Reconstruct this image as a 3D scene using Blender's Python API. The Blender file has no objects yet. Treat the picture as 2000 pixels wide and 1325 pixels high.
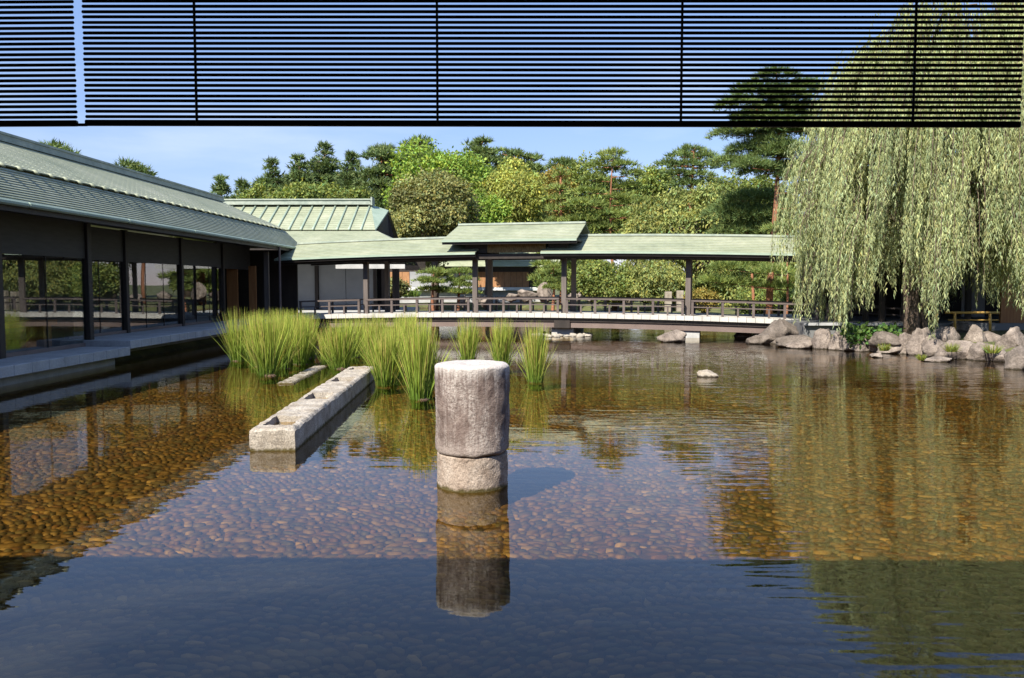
import bpy, math, random
import numpy as np
from mathutils import Vector, Euler, noise as mnoise

# ------------------------------------------------------------------ camera, sky, sun, exposure
sc = bpy.context.scene
F_PX, CX, CY = 1620.0, 1000.0, 662.5            # photograph is 2000 x 1325
CAM = Vector((0.0, 0.0, 2.0))
PITCH, YAW = math.radians(3.76), math.radians(0.78)
cam_data = bpy.data.cameras.new("camera")
cam = bpy.data.objects.new("camera", cam_data)
sc.collection.objects.link(cam)
cam.location = CAM
cam.rotation_euler = (math.pi / 2 - PITCH, 0, YAW)
cam_data.sensor_width = 36.0
cam_data.lens = 36.0 * F_PX / 2000.0
cam_data.clip_start = 0.05
cam_data.clip_end = 3000.0
sc.camera = cam

SUN_EL = math.radians(43.5)
SUN_AZ = math.radians(211.0)                     # compass style: 0 = +Y, clockwise
to_sun = Vector((math.sin(SUN_AZ) * math.cos(SUN_EL), math.cos(SUN_AZ) * math.cos(SUN_EL), math.sin(SUN_EL)))
world = bpy.data.worlds.new("World")
sc.world = world
world.use_nodes = True
wn, wl = world.node_tree.nodes, world.node_tree.links
wn.clear()
w_out = wn.new("ShaderNodeOutputWorld")
w_bg = wn.new("ShaderNodeBackground")
w_sky = wn.new("ShaderNodeTexSky")
w_sky.sky_type = 'NISHITA'
w_sky.sun_disc = False
w_sky.sun_elevation = SUN_EL
w_sky.sun_rotation = SUN_AZ
w_sky.air_density = 1.35
w_sky.dust_density = 0.0
w_sky.ozone_density = 3.5
w_bg.inputs["Strength"].default_value = 0.072
# thin cirrus streaks over the whole sky
w_tc = wn.new("ShaderNodeTexCoord")
w_map = wn.new("ShaderNodeMapping")
w_map.inputs["Scale"].default_value = (1.6, 2.4, 9.0)
w_map.inputs["Rotation"].default_value = (0.12, 0.2, 0.5)
w_noi = wn.new("ShaderNodeTexNoise")
w_noi.inputs["Scale"].default_value = 1.3
w_noi.inputs["Detail"].default_value = 7.0
w_noi.inputs["Roughness"].default_value = 0.55
w_ramp = wn.new("ShaderNodeMapRange")
w_ramp.inputs["From Min"].default_value = 0.5
w_ramp.inputs["From Max"].default_value = 0.82
w_ramp.inputs["To Max"].default_value = 0.5
w_mix = wn.new("ShaderNodeMix")
w_mix.data_type = 'RGBA'
w_mix.inputs["B"].default_value = (6.6, 7.2, 8.2, 1)
wl.new(w_tc.outputs["Generated"], w_map.inputs["Vector"])
wl.new(w_map.outputs["Vector"], w_noi.inputs["Vector"])
wl.new(w_noi.outputs["Fac"], w_ramp.inputs["Value"])
wl.new(w_ramp.outputs["Result"], w_mix.inputs["Factor"])
w_tint = wn.new("ShaderNodeMix")
w_tint.data_type = 'RGBA'
w_tint.blend_type = 'MULTIPLY'
w_tint.inputs["Factor"].default_value = 1.0
w_tint.inputs["B"].default_value = (1.0, 0.93, 1.08, 1)
wl.new(w_sky.outputs["Color"], w_tint.inputs["A"])
w_veil = wn.new("ShaderNodeMix")                 # even high haze over the whole dome
w_veil.data_type = 'RGBA'
w_veil.inputs["Factor"].default_value = 0.45
w_veil.inputs["B"].default_value = (2.05, 3.5, 6.9, 1)
wl.new(w_tint.outputs["Result"], w_veil.inputs["A"])
wl.new(w_veil.outputs["Result"], w_mix.inputs["A"])
wl.new(w_mix.outputs["Result"], w_bg.inputs["Color"])
wl.new(w_bg.outputs["Background"], w_out.inputs["Surface"])

sun_data = bpy.data.lights.new("sun", 'SUN')
sun_data.energy = 5.0
sun_data.angle = math.radians(0.5)
sun_data.color = (1.0, 0.94, 0.83)
sun = bpy.data.objects.new("sun", sun_data)
sc.collection.objects.link(sun)
sun.location = (-20, -30, 40)
sun.rotation_euler = (-to_sun).to_track_quat('-Z', 'Y').to_euler()

vs = sc.view_settings
vs.view_transform = 'Standard'
vs.look = 'None'
vs.exposure = 1.08
vs.gamma = 1.0
vs.use_curve_mapping = False
sc.cycles.max_bounces = 6
sc.cycles.diffuse_bounces = 3
sc.cycles.glossy_bounces = 4
sc.cycles.transmission_bounces = 4
sc.cycles.transparent_max_bounces = 12
sc.cycles.caustics_reflective = False
sc.cycles.caustics_refractive = False
sc.cycles.use_denoising = True
sc.cycles.sample_clamp_indirect = 6.0

# ------------------------------------------------------------------ helpers
RNG = np.random.default_rng(7)
random.seed(7)
COL = sc.collection
ROT = Euler((math.pi / 2 - PITCH, 0, YAW)).to_matrix()

def W(x, y, h=None, Y=None):
    """World point seen at photo pixel (x, y) on the plane z = h or at depth y = Y."""
    d = ROT @ Vector(((x - CX) / F_PX, (CY - y) / F_PX, -1.0))
    t = (h - CAM.z) / d.z if h is not None else (Y - CAM.y) / d.y
    return CAM + d * t

ORG = {}

def thing(name, label, cat, loc=(0, 0, 0), group=None):
    o = bpy.data.objects.new(name, None)
    COL.objects.link(o)
    o.location = loc
    o.empty_display_size = 0.2
    o["label"] = label
    o["category"] = cat
    o["kind"] = "thing"
    if group:
        o["group"] = group
    ORG[o] = Vector(loc)
    return o

def part(name, parent):
    """A part that is itself made of pieces: an Empty under its thing."""
    o = bpy.data.objects.new(name, None)
    COL.objects.link(o)
    o.parent = parent
    o.empty_display_size = 0.2
    ORG[o] = ORG[parent]
    return o

def tag(o, label=None, cat=None, group=None, kind=None):
    if label: o["label"] = label
    if cat: o["category"] = cat
    if group: o["group"] = group
    if kind or cat: o["kind"] = kind or "thing"
    return o

def meshdata(name, V, Fc, mat, smooth=False, tint=None):
    me = bpy.data.meshes.new(name)
    V = np.asarray(V, dtype=np.float32).reshape(-1, 3)
    if isinstance(Fc, np.ndarray):
        n, k = Fc.shape
        me.vertices.add(len(V))
        me.vertices.foreach_set("co", V.ravel())
        me.loops.add(n * k)
        me.loops.foreach_set("vertex_index", Fc.astype(np.int32).ravel())
        me.polygons.add(n)
        me.polygons.foreach_set("loop_start", np.arange(0, n * k, k, dtype=np.int32))
        me.update(calc_edges=True)
    else:
        me.from_pydata(V.tolist(), [], Fc)
        me.update()
    if tint is not None:
        a = me.color_attributes.new("tint", 'FLOAT_COLOR', 'POINT')
        t = np.ones((len(V), 4), dtype=np.float32)
        t[:, :3] = tint
        a.data.foreach_set("color", t.ravel())
    if smooth:
        me.polygons.foreach_set("use_smooth", np.ones(len(me.polygons), dtype=bool))
    me.materials.append(mat)
    return me

def mk(name, V, Fc, mat, parent=None, smooth=False, tint=None, origin=None, kind=None):
    """World-space vertices -> one mesh object, a child of parent where given."""
    V = np.asarray(V, dtype=np.float64).reshape(-1, 3)
    org = ORG[parent] if parent is not None else Vector(origin if origin is not None else (0, 0, 0))
    me = meshdata(name, V - np.array(org), Fc, mat, smooth, tint)
    o = bpy.data.objects.new(name, me)
    COL.objects.link(o)
    if parent is not None:
        o.parent = parent
    else:
        o.location = org
    ORG[o] = org
    if kind: o["kind"] = kind
    return o

def inst(name, me, parent, pos, rotz=0.0, scale=None):
    """An object of its own that shares mesh data; pos in world space."""
    o = bpy.data.objects.new(name, me)
    COL.objects.link(o)
    o.parent = parent
    o.location = Vector(pos) - ORG[parent]
    if rotz: o.rotation_euler = (0, 0, rotz)
    if scale is not None: o.scale = scale
    ORG[o] = Vector(pos)
    return o

BOXF = [(0, 3, 2, 1), (4, 5, 6, 7), (0, 1, 5, 4), (1, 2, 6, 5), (2, 3, 7, 6), (3, 0, 4, 7)]

def box(x0, x1, y0, y1, z0, z1):
    return [(x0, y0, z0), (x1, y0, z0), (x1, y1, z0), (x0, y1, z0), (x0, y0, z1), (x1, y0, z1), (x1, y1, z1), (x0, y1, z1)]

def B(name, mat, parent, x0, x1, y0, y1, z0, z1):
    return mk(name, box(x0, x1, y0, y1, z0, z1), BOXF, mat, parent)

def bbox_bev(x0, x1, y0, y1, z0, z1, b):
    """Box with chamfered edges (24 verts)."""
    V, Fc = [], []
    cs = [(x0, x1), (y0, y1), (z0, z1)]
    idx = {}
    for ax in range(3):
        for i in (0, 1):
            for j in (0, 1):
                for k in (0, 1):
                    s = (i, j, k)
                    p = []
                    for a in range(3):
                        c = cs[a][s[a]]
                        if a != ax: c += b * (1 if s[a] == 0 else -1)
                        p.append(c)
                    idx[(ax, s)] = len(V)
                    V.append(p)
    for ax in range(3):
        o1, o2 = (ax + 1) % 3, (ax + 2) % 3
        for side in (0, 1):
            ring = []
            for u, v in ((0, 0), (1, 0), (1, 1), (0, 1)):
                s = [0, 0, 0]; s[ax] = side; s[o1] = u; s[o2] = v
                ring.append(idx[(ax, tuple(s))])
            Fc.append(ring if side else ring[::-1])
    for ax in range(3):
        o1, o2 = (ax + 1) % 3, (ax + 2) % 3
        for u in (0, 1):
            for v in (0, 1):
                def S(t):
                    s = [0, 0, 0]; s[ax] = t; s[o1] = u; s[o2] = v
                    return tuple(s)
                q = [idx[(o1, S(0))], idx[(o1, S(1))], idx[(o2, S(1))], idx[(o2, S(0))]]
                Fc.append(q if (u == v) else q[::-1])
    for s in [(i, j, k) for i in (0, 1) for j in (0, 1) for k in (0, 1)]:
        q = [idx[(0, s)], idx[(1, s)], idx[(2, s)]]
        Fc.append(q if sum(s) % 2 else q[::-1])
    return V, Fc

def tube(pts, rad, n=8, cap=True):
    pts = [Vector(p) for p in pts]
    if not isinstance(rad, (list, tuple)): rad = [rad] * len(pts)
    V, Fc = [], []
    up = None
    for i, p in enumerate(pts):
        d = (pts[min(i + 1, len(pts) - 1)] - pts[max(i - 1, 0)]).normalized()
        ref = Vector((0, 0, 1)) if abs(d.z) < 0.9 else Vector((1, 0, 0))
        a = d.cross(ref).normalized()
        if up is not None and a.dot(up) < 0: a = -a
        up = a
        b = d.cross(a)
        for k in range(n):
            t = 2 * math.pi * k / n
            V.append(p + a * math.cos(t) * rad[i] + b * math.sin(t) * rad[i])
    for i in range(len(pts) - 1):
        for k in range(n):
            k2 = (k + 1) % n
            Fc.append((i * n + k, i * n + k2, (i + 1) * n + k2, (i + 1) * n + k))
    if cap:
        Fc.append(tuple(range(n - 1, -1, -1)))
        Fc.append(tuple(range((len(pts) - 1) * n, len(pts) * n)))
    return V, Fc

def join(parts):
    V, Fc, o = [], [], 0
    for v, f in parts:
        V += [tuple(p) for p in v]
        Fc += [tuple(i + o for i in q) for q in f]
        o += len(v)
    return V, Fc

def slab_strip(L, U, lift, th):
    """A roof course: quads from lower edge L to upper edge U, lower lip lifted off the roof."""
    L = [Vector(p) for p in L]; U = [Vector(p) for p in U]
    n = len(L)
    nrm = (L[-1] - L[0]).cross(U[0] - L[0]).normalized()
    if nrm.z < 0: nrm = -nrm
    V = [p + nrm * lift for p in L] + [p for p in U] + [p - nrm * th for p in L] + [p - nrm * th for p in U]
    Fc = []
    for i in range(n - 1):
        a, b = i, i + 1
        Fc.append((a, b, n + b, n + a))
        Fc.append((2 * n + b, 2 * n + a, 3 * n + a, 3 * n + b))
        Fc.append((2 * n + a, 2 * n + b, b, a))
    Fc.append((0, n, 3 * n, 2 * n))
    Fc.append((n - 1, 2 * n + n - 1, 3 * n + n - 1, n + n - 1))
    return V, Fc

# ------------------------------------------------------------------ materials
def nodemat(name):
    m = bpy.data.materials.new(name)
    m.use_nodes = True
    nt = m.node_tree
    nt.nodes.clear()
    out = nt.nodes.new("ShaderNodeOutputMaterial")
    return m, nt, out

def N(nt, typ, **kw):
    n = nt.nodes.new(typ)
    for k, v in kw.items():
        if k in n.inputs: n.inputs[k].default_value = v
        else: setattr(n, k, v)
    return n

def coords(nt, scale=(1, 1, 1), rot=(0, 0, 0), kind="Object"):
    tc = N(nt, "ShaderNodeTexCoord")
    mp = N(nt, "ShaderNodeMapping")
    mp.inputs["Scale"].default_value = scale
    mp.inputs["Rotation"].default_value = rot
    if kind == "World":
        g = N(nt, "ShaderNodeNewGeometry")
        nt.links.new(g.outputs["Position"], mp.inputs["Vector"])
    else:
        nt.links.new(tc.outputs[kind], mp.inputs["Vector"])
    return mp.outputs["Vector"]

def noisen(nt, vec, scale, detail=4.0, rough=0.55, dist=0.0):
    n = N(nt, "ShaderNodeTexNoise")
    n.inputs["Scale"].default_value = scale
    n.inputs["Detail"].default_value = detail
    n.inputs["Roughness"].default_value = rough
    n.inputs["Distortion"].default_value = dist
    nt.links.new(vec, n.inputs["Vector"])
    return n.outputs["Fac"]

def ramp(nt, fac, stops):
    r = N(nt, "ShaderNodeValToRGB")
    el = r.color_ramp.elements
    el[0].position, el[0].color = stops[0][0], (*stops[0][1], 1)
    el[1].position, el[1].color = stops[-1][0], (*stops[-1][1], 1)
    for p, c in stops[1:-1]:
        e = el.new(p); e.color = (*c, 1)
    nt.links.new(fac, r.inputs["Fac"])
    return r.outputs["Color"]

def mixc(nt, fac, a, b, mode='MIX'):
    m = N(nt, "ShaderNodeMix")
    m.data_type = 'RGBA'
    m.blend_type = mode
    for s, v in (("Factor", fac), ("A", a), ("B", b)):
        if hasattr(v, "is_output") or isinstance(v, bpy.types.NodeSocket): nt.links.new(v, m.inputs[s])
        elif s == "Factor": m.inputs[s].default_value = v
        else: m.inputs[s].default_value = (*v, 1)
    return m.outputs["Result"]

def bumpn(nt, h, strength, dist):
    b = N(nt, "ShaderNodeBump")
    b.inputs["Strength"].default_value = strength
    b.inputs["Distance"].default_value = dist
    nt.links.new(h, b.inputs["Height"])
    return b.outputs["Normal"]

def rough_mat(name, stops, scale=4.0, rough=0.7, stretch=(1, 1, 1), bump=0.0, bdist=0.01, bscale=None, kind="World", fine=None, metal=0.0, spec=0.3, detail=5.0, algae=None):
    m, nt, out = nodemat(name)
    p = N(nt, "ShaderNodeBsdfPrincipled")
    v = coords(nt, stretch, kind=kind)
    f = noisen(nt, v, scale, detail)
    c = ramp(nt, f, stops)
    if fine:
        f2 = noisen(nt, coords(nt, kind=kind), fine[0], 3.0)
        c2 = ramp(nt, f2, [(0.3, (1 - fine[1],) * 3), (0.7, (1 + fine[1] * 0.6,) * 3)])
        c = mixc(nt, 1.0, c, c2, 'MULTIPLY')
    if algae is not None:
        vw = coords(nt, kind="World")
        sp = N(nt, "ShaderNodeSeparateXYZ"); nt.links.new(vw, sp.inputs[0])
        ma = N(nt, "ShaderNodeMath", operation='MULTIPLY_ADD'); ma.inputs[1].default_value = -0.09
        nt.links.new(noisen(nt, vw, 14.0, 4.0), ma.inputs[0]); nt.links.new(sp.outputs["Z"], ma.inputs[2])
        mr_ = N(nt, "ShaderNodeMapRange"); mr_.inputs["From Min"].default_value = -0.004; mr_.inputs["From Max"].default_value = -0.035
        nt.links.new(ma.outputs[0], mr_.inputs["Value"])
        c = mixc(nt, mr_.outputs[0], c, algae)
    nt.links.new(c, p.inputs["Base Color"])
    p.inputs["Roughness"].default_value = rough
    p.inputs["Metallic"].default_value = metal
    p.inputs["Specular IOR Level"].default_value = spec
    if bump:
        h = noisen(nt, coords(nt, kind=kind), bscale or scale * 4, 5.0, 0.65)
        nt.links.new(bumpn(nt, h, bump, bdist), p.inputs["Normal"])
    nt.links.new(p.outputs["BSDF"], out.inputs["Surface"])
    return m

M = {}
M['copper'] = rough_mat('patina_copper', [(0.25, (0.18, 0.205, 0.135)), (0.42, (0.265, 0.288, 0.195)), (0.55, (0.288, 0.308, 0.212)), (0.78, (0.38, 0.388, 0.285))], 0.6, 0.55, (1, 1, 2.2), detail=6.0, fine=(5.0, 0.13), bump=0.03, bscale=14, spec=0.45)
M['copper_edge'] = rough_mat('patina_copper_edge', [(0.3, (0.23, 0.30, 0.23)), (0.7, (0.32, 0.39, 0.31))], 2.0, 0.5, spec=0.4)
M['ridge'] = rough_mat('ridge_copper', [(0.3, (0.22, 0.26, 0.22)), (0.7, (0.34, 0.37, 0.31))], 1.5, 0.5, fine=(6, 0.12))
M['darkwood'] = rough_mat('dark_stained_wood', [(0.3, (0.018, 0.014, 0.012)), (0.7, (0.04, 0.030, 0.025))], 3.0, 0.55, (1, 1, 0.2), bump=0.1)
M['brownsteel'] = rough_mat('brown_painted_steel', [(0.3, (0.13, 0.096, 0.085)), (0.7, (0.18, 0.135, 0.118))], 1.2, 0.5, fine=(20, 0.1))
M['postwood'] = rough_mat('grey_brown_post', [(0.3, (0.085, 0.070, 0.062)), (0.7, (0.135, 0.112, 0.10))], 3.0, 0.6, (4, 4, 0.4))
M['railwood'] = rough_mat('dark_brown_rail', [(0.3, (0.085, 0.066, 0.060)), (0.7, (0.125, 0.10, 0.09))], 3.0, 0.55)
M['eavewood'] = rough_mat('reddish_eave_wood', [(0.3, (0.10, 0.045, 0.028)), (0.7, (0.16, 0.075, 0.045))], 3.0, 0.6, (1, 1, 4))
M['cedar'] = rough_mat('orange_cedar_board', [(0.3, (0.24, 0.095, 0.03)), (0.7, (0.36, 0.16, 0.055))], 2.5, 0.55, (6, 6, 0.35), fine=(30, 0.12))
M['cedar_slat'] = rough_mat('cedar_slat', [(0.3, (0.24, 0.115, 0.05)), (0.7, (0.36, 0.19, 0.09))], 2.0, 0.6, (5, 5, 1))
M['bamboo'] = rough_mat('yellow_bamboo', [(0.3, (0.42, 0.24, 0.06)), (0.7, (0.55, 0.35, 0.10))], 6.0, 0.4)
M['white_wall'] = rough_mat('white_plaster', [(0.3, (0.60, 0.60, 0.60)), (0.7, (0.70, 0.70, 0.69))], 1.2, 0.8, fine=(8, 0.05))
M['shade_grey'] = rough_mat('shade_grey_panel', [(0.3, (0.22, 0.225, 0.235)), (0.7, (0.28, 0.285, 0.29))], 0.9, 0.8)  # white hall plaster with its shade put into the grey; lodge panels share it
M['deck'] = rough_mat('pale_deck_stone', [(0.3, (0.41, 0.39, 0.355)), (0.7, (0.54, 0.515, 0.47))], 2.5, 0.7, fine=(25, 0.12))
M['terrace'] = rough_mat('grey_terrace_stone', [(0.3, (0.30, 0.30, 0.30)), (0.7, (0.42, 0.42, 0.42))], 2.0, 0.6, fine=(20, 0.15))
M['concrete'] = rough_mat('pier_concrete', [(0.3, (0.34, 0.34, 0.33)), (0.7, (0.46, 0.45, 0.43))], 3.0, 0.8, fine=(20, 0.12))
M['granite'] = rough_mat('pale_granite', [(0.25, (0.19, 0.155, 0.12)), (0.42, (0.32, 0.275, 0.22)), (0.58, (0.40, 0.355, 0.295)), (0.75, (0.46, 0.415, 0.355))], 4.0, 0.85, bump=0.9, bdist=0.02, bscale=30, fine=(60, 0.45), kind="Object", algae=(0.07, 0.055, 0.018))
M['granite_low'] = rough_mat('pinkish_granite', [(0.25, (0.21, 0.155, 0.12)), (0.5, (0.33, 0.262, 0.21)), (0.75, (0.41, 0.345, 0.29))], 7.0, 0.85, bump=1.0, bdist=0.02, bscale=24, fine=(60, 0.4), kind="Object", algae=(0.07, 0.055, 0.018))
M['rock'] = rough_mat('shore_rock', [(0.25, (0.06, 0.048, 0.040)), (0.42, (0.17, 0.138, 0.115)), (0.6, (0.26, 0.215, 0.18)), (0.78, (0.40, 0.345, 0.295))], 3.0, 0.85, bump=0.9, bdist=0.05, bscale=7, fine=(26, 0.35), kind="Object", detail=8, algae=(0.035, 0.028, 0.018))
M['rock_dark'] = rough_mat('dark_shore_rock', [(0.25, (0.075, 0.062, 0.05)), (0.5, (0.14, 0.115, 0.095)), (0.78, (0.24, 0.20, 0.17))], 2.6, 0.85, bump=0.9, bdist=0.05, bscale=6, fine=(22, 0.35), kind="Object", detail=8, algae=(0.035, 0.028, 0.018))
M['rock_pale'] = rough_mat('pale_rock', [(0.25, (0.18, 0.15, 0.115)), (0.5, (0.28, 0.24, 0.19)), (0.75, (0.37, 0.335, 0.28))], 4.0, 0.85, bump=0.6, bdist=0.02, bscale=12, fine=(40, 0.2), kind="Object", algae=(0.035, 0.028, 0.018))
M['pebble'] = rough_mat('white_pebble', [(0.25, (0.24, 0.21, 0.17)), (0.75, (0.38, 0.345, 0.29))], 4.0, 0.8, bump=0.4, bscale=20, kind="Object")
M['lattice'] = rough_mat('golden_woven_panel', [(0.35, (0.16, 0.10, 0.035)), (0.65, (0.34, 0.23, 0.09))], 8.0, 0.6, (3, 1, 1))
M['louver'] = rough_mat('black_louver_slat', [(0.3, (0.010, 0.008, 0.010)), (0.7, (0.016, 0.013, 0.015))], 6.0, 0.45)
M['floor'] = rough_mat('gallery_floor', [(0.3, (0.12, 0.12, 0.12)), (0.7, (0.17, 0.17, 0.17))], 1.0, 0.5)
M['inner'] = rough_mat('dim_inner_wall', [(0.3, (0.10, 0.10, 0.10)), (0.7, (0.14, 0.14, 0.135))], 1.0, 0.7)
M['blind'] = rough_mat('charcoal_blind', [(0.3, (0.030, 0.028, 0.026)), (0.7, (0.045, 0.042, 0.040))], 2.0, 0.6, (1, 1, 10))
M['silt'] = rough_mat('amber_silt', [(0.3, (0.09, 0.055, 0.022)), (0.7, (0.17, 0.11, 0.045))], 9.0, 0.9)
M['soil'] = rough_mat('root_soil', [(0.3, (0.07, 0.045, 0.03)), (0.7, (0.15, 0.10, 0.07))], 14.0, 0.9, bump=0.8, bdist=0.03, kind="Object")
M['bark'] = rough_mat('grey_bark', [(0.3, (0.07, 0.05, 0.038)), (0.7, (0.17, 0.125, 0.095))], 6.0, 0.9, (2, 2, 0.5), bump=0.9, bdist=0.03, bscale=14)
M['redbark'] = rough_mat('red_pine_bark', [(0.3, (0.16, 0.065, 0.035)), (0.7, (0.36, 0.16, 0.085))], 5.0, 0.85, (2, 2, 0.6), bump=0.8, bdist=0.03, bscale=12)
M['lawn'] = rough_mat('lawn_stuff', [(0.3, (0.08, 0.10, 0.02)), (0.7, (0.16, 0.17, 0.04))], 5.0, 0.9)

def pillar_mat():
    m, nt, out = nodemat('weathered_column_stone')
    p = N(nt, "ShaderNodeBsdfPrincipled", Roughness=0.9)
    p.inputs["Specular IOR Level"].default_value = 0.2
    base = ramp(nt, noisen(nt, coords(nt), 9.0, 6.0, 0.65), [(0.3, (0.095, 0.068, 0.058)), (0.5, (0.155, 0.115, 0.10)), (0.7, (0.235, 0.185, 0.16))])
    streak = noisen(nt, coords(nt, (15, 15, 0.75)), 1.2, 7.0, 0.65, 0.3)
    patch = noisen(nt, coords(nt, (2, 2, 1.2)), 1.5, 4.0)
    mul = N(nt, "ShaderNodeMath", operation='MULTIPLY')
    nt.links.new(streak, mul.inputs[0]); nt.links.new(patch, mul.inputs[1])
    sf = N(nt, "ShaderNodeMapRange")
    sf.inputs["From Min"].default_value = 0.215; sf.inputs["From Max"].default_value = 0.33
    nt.links.new(mul.outputs[0], sf.inputs["Value"])
    grain = noisen(nt, coords(nt), 42.0, 4.0, 0.7)
    gs = N(nt, "ShaderNodeMapRange")
    gs.inputs["From Min"].default_value = 0.36; gs.inputs["From Max"].default_value = 0.6
    nt.links.new(grain, gs.inputs["Value"])
    sg = N(nt, "ShaderNodeMath", operation='MULTIPLY')
    nt.links.new(sf.outputs[0], sg.inputs[0]); nt.links.new(gs.outputs[0], sg.inputs[1])
    c1 = mixc(nt, sg.outputs[0], base, (0.42, 0.37, 0.335))
    # pale dry crust on the upper shoulder and near the foot of the drum
    sep = N(nt, "ShaderNodeSeparateXYZ")
    nt.links.new(coords(nt), sep.inputs[0])
    add = N(nt, "ShaderNodeMath", operation='MULTIPLY_ADD')
    add.inputs[1].default_value = 0.30
    nt.links.new(streak, add.inputs[0]); nt.links.new(sep.outputs["Z"], add.inputs[2])
    tf = N(nt, "ShaderNodeMapRange")
    tf.inputs["From Min"].default_value = 1.24; tf.inputs["From Max"].default_value = 1.36
    nt.links.new(add.outputs[0], tf.inputs["Value"])
    c2 = mixc(nt, tf.outputs[0], c1, (0.49, 0.445, 0.41))
    sub = N(nt, "ShaderNodeMath", operation='MULTIPLY_ADD')
    sub.inputs[1].default_value = -0.35
    nt.links.new(patch, sub.inputs[0]); nt.links.new(sep.outputs["Z"], sub.inputs[2])
    lf = N(nt, "ShaderNodeMapRange")
    lf.inputs["From Min"].default_value = 0.34; lf.inputs["From Max"].default_value = 0.16
    lf.inputs["To Max"].default_value = 0.75
    nt.links.new(sub.outputs[0], lf.inputs["Value"])
    c3 = mixc(nt, lf.outputs[0], c2, (0.33, 0.275, 0.245))
    nt.links.new(c3, p.inputs["Base Color"])
    h = noisen(nt, coords(nt), 34.0, 6.0, 0.7)
    nt.links.new(bumpn(nt, h, 1.0, 0.02), p.inputs["Normal"])
    nt.links.new(p.outputs["BSDF"], out.inputs["Surface"])
    return m
M['pillar'] = pillar_mat()

def leaf_mat(name, col, transl=0.35, var=0.25, rough=0.6, gloss=0.25):
    m, nt, out = nodemat(name)
    at = N(nt, "ShaderNodeAttribute", attribute_name="tint")
    c = mixc(nt, 1.0, at.outputs["Color"], col, 'MULTIPLY')
    f = noisen(nt, coords(nt, kind="World"), 0.55, 3.0)
    c2 = ramp(nt, f, [(0.3, (1 - var, 1 - var * 0.8, 1 - var)), (0.7, (1 + var, 1 + var * 0.9, 1 + var * 0.6))])
    c = mixc(nt, 1.0, c, c2, 'MULTIPLY')
    p = N(nt, "ShaderNodeBsdfPrincipled", Roughness=rough)
    p.inputs["Specular IOR Level"].default_value = gloss
    t = N(nt, "ShaderNodeBsdfTranslucent")
    mx = N(nt, "ShaderNodeMixShader")
    mx.inputs["Fac"].default_value = transl
    nt.links.new(c, p.inputs["Base Color"])
    ct = mixc(nt, 1.0, c, (1.25, 1.2, 0.6), 'MULTIPLY')
    nt.links.new(ct, t.inputs["Color"])
    nt.links.new(p.outputs["BSDF"], mx.inputs[1]); nt.links.new(t.outputs["BSDF"], mx.inputs[2])
    nt.links.new(mx.outputs["Shader"], out.inputs["Surface"])
    return m
M['lf_bright'] = leaf_mat('bright_green_leaves', (0.215, 0.305, 0.055))
M['lf_olive'] = leaf_mat('olive_brown_leaves', (0.22, 0.225, 0.088))
M['lf_yellow'] = leaf_mat('yellow_green_leaves', (0.31, 0.33, 0.08))
M['lf_mid'] = leaf_mat('mid_green_leaves', (0.18, 0.22, 0.058))
M['lf_autumn'] = leaf_mat('turning_leaves', (0.29, 0.23, 0.06))
M['lf_pine'] = leaf_mat('pine_needles', (0.13, 0.18, 0.06), 0.2)
M['lf_pine_b'] = leaf_mat('bright_pine_needles', (0.21, 0.262, 0.075), 0.25)
M['lf_cedar'] = leaf_mat('cedar_needles', (0.115, 0.16, 0.06), 0.2)
M['lf_weep'] = leaf_mat('weeping_tree_leaves', (0.235, 0.26, 0.082))
M['lf_willow'] = leaf_mat('willow_leaves', (0.36, 0.40, 0.205), 0.35, 0.18)
M['reed'] = leaf_mat('reed_blades', (1.0, 1.0, 1.0), 0.35, 0.1)
M['lf_cover'] = leaf_mat('ground_cover_leaves', (0.07, 0.13, 0.03), 0.3)

def cobble_mat():
    m, nt, out = nodemat('amber_cobble')
    p = N(nt, "ShaderNodeBsdfPrincipled", Roughness=0.7)
    at = N(nt, "ShaderNodeAttribute", attribute_name="tint")
    f = noisen(nt, coords(nt, kind="World"), 22.0, 4.0)
    c2 = ramp(nt, f, [(0.3, (0.7, 0.68, 0.62)), (0.7, (1.2, 1.2, 1.2))])
    c = mixc(nt, 1.0, at.outputs["Color"], c2, 'MULTIPLY')
    nt.links.new(c, p.inputs["Base Color"])
    nt.links.new(p.outputs["BSDF"], out.inputs["Surface"])
    return m
M['cobble'] = cobble_mat()
def bed_mat():
    m, nt, out = nodemat('pebbly_pond_bed')
    p = N(nt, "ShaderNodeBsdfPrincipled", Roughness=0.9)
    vo = N(nt, "ShaderNodeTexVoronoi", Scale=7.0)
    nt.links.new(coords(nt, (1, 1.4, 1), kind="World"), vo.inputs["Vector"])
    edge = ramp(nt, vo.outputs["Distance"], [(0.1, (1.0, 1.0, 1.0)), (0.62, (0.25, 0.25, 0.25))])
    sp = N(nt, "ShaderNodeSeparateColor")
    nt.links.new(vo.outputs["Color"], sp.inputs[0])
    c = ramp(nt, sp.outputs[0], [(0.0, (0.05, 0.033, 0.014)), (0.5, (0.11, 0.06, 0.018)), (1.0, (0.16, 0.10, 0.04))])
    nt.links.new(mixc(nt, 1.0, c, edge, 'MULTIPLY'), p.inputs["Base Color"])
    nt.links.new(p.outputs["BSDF"], out.inputs["Surface"])
    return m
M['bed'] = bed_mat()

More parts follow.
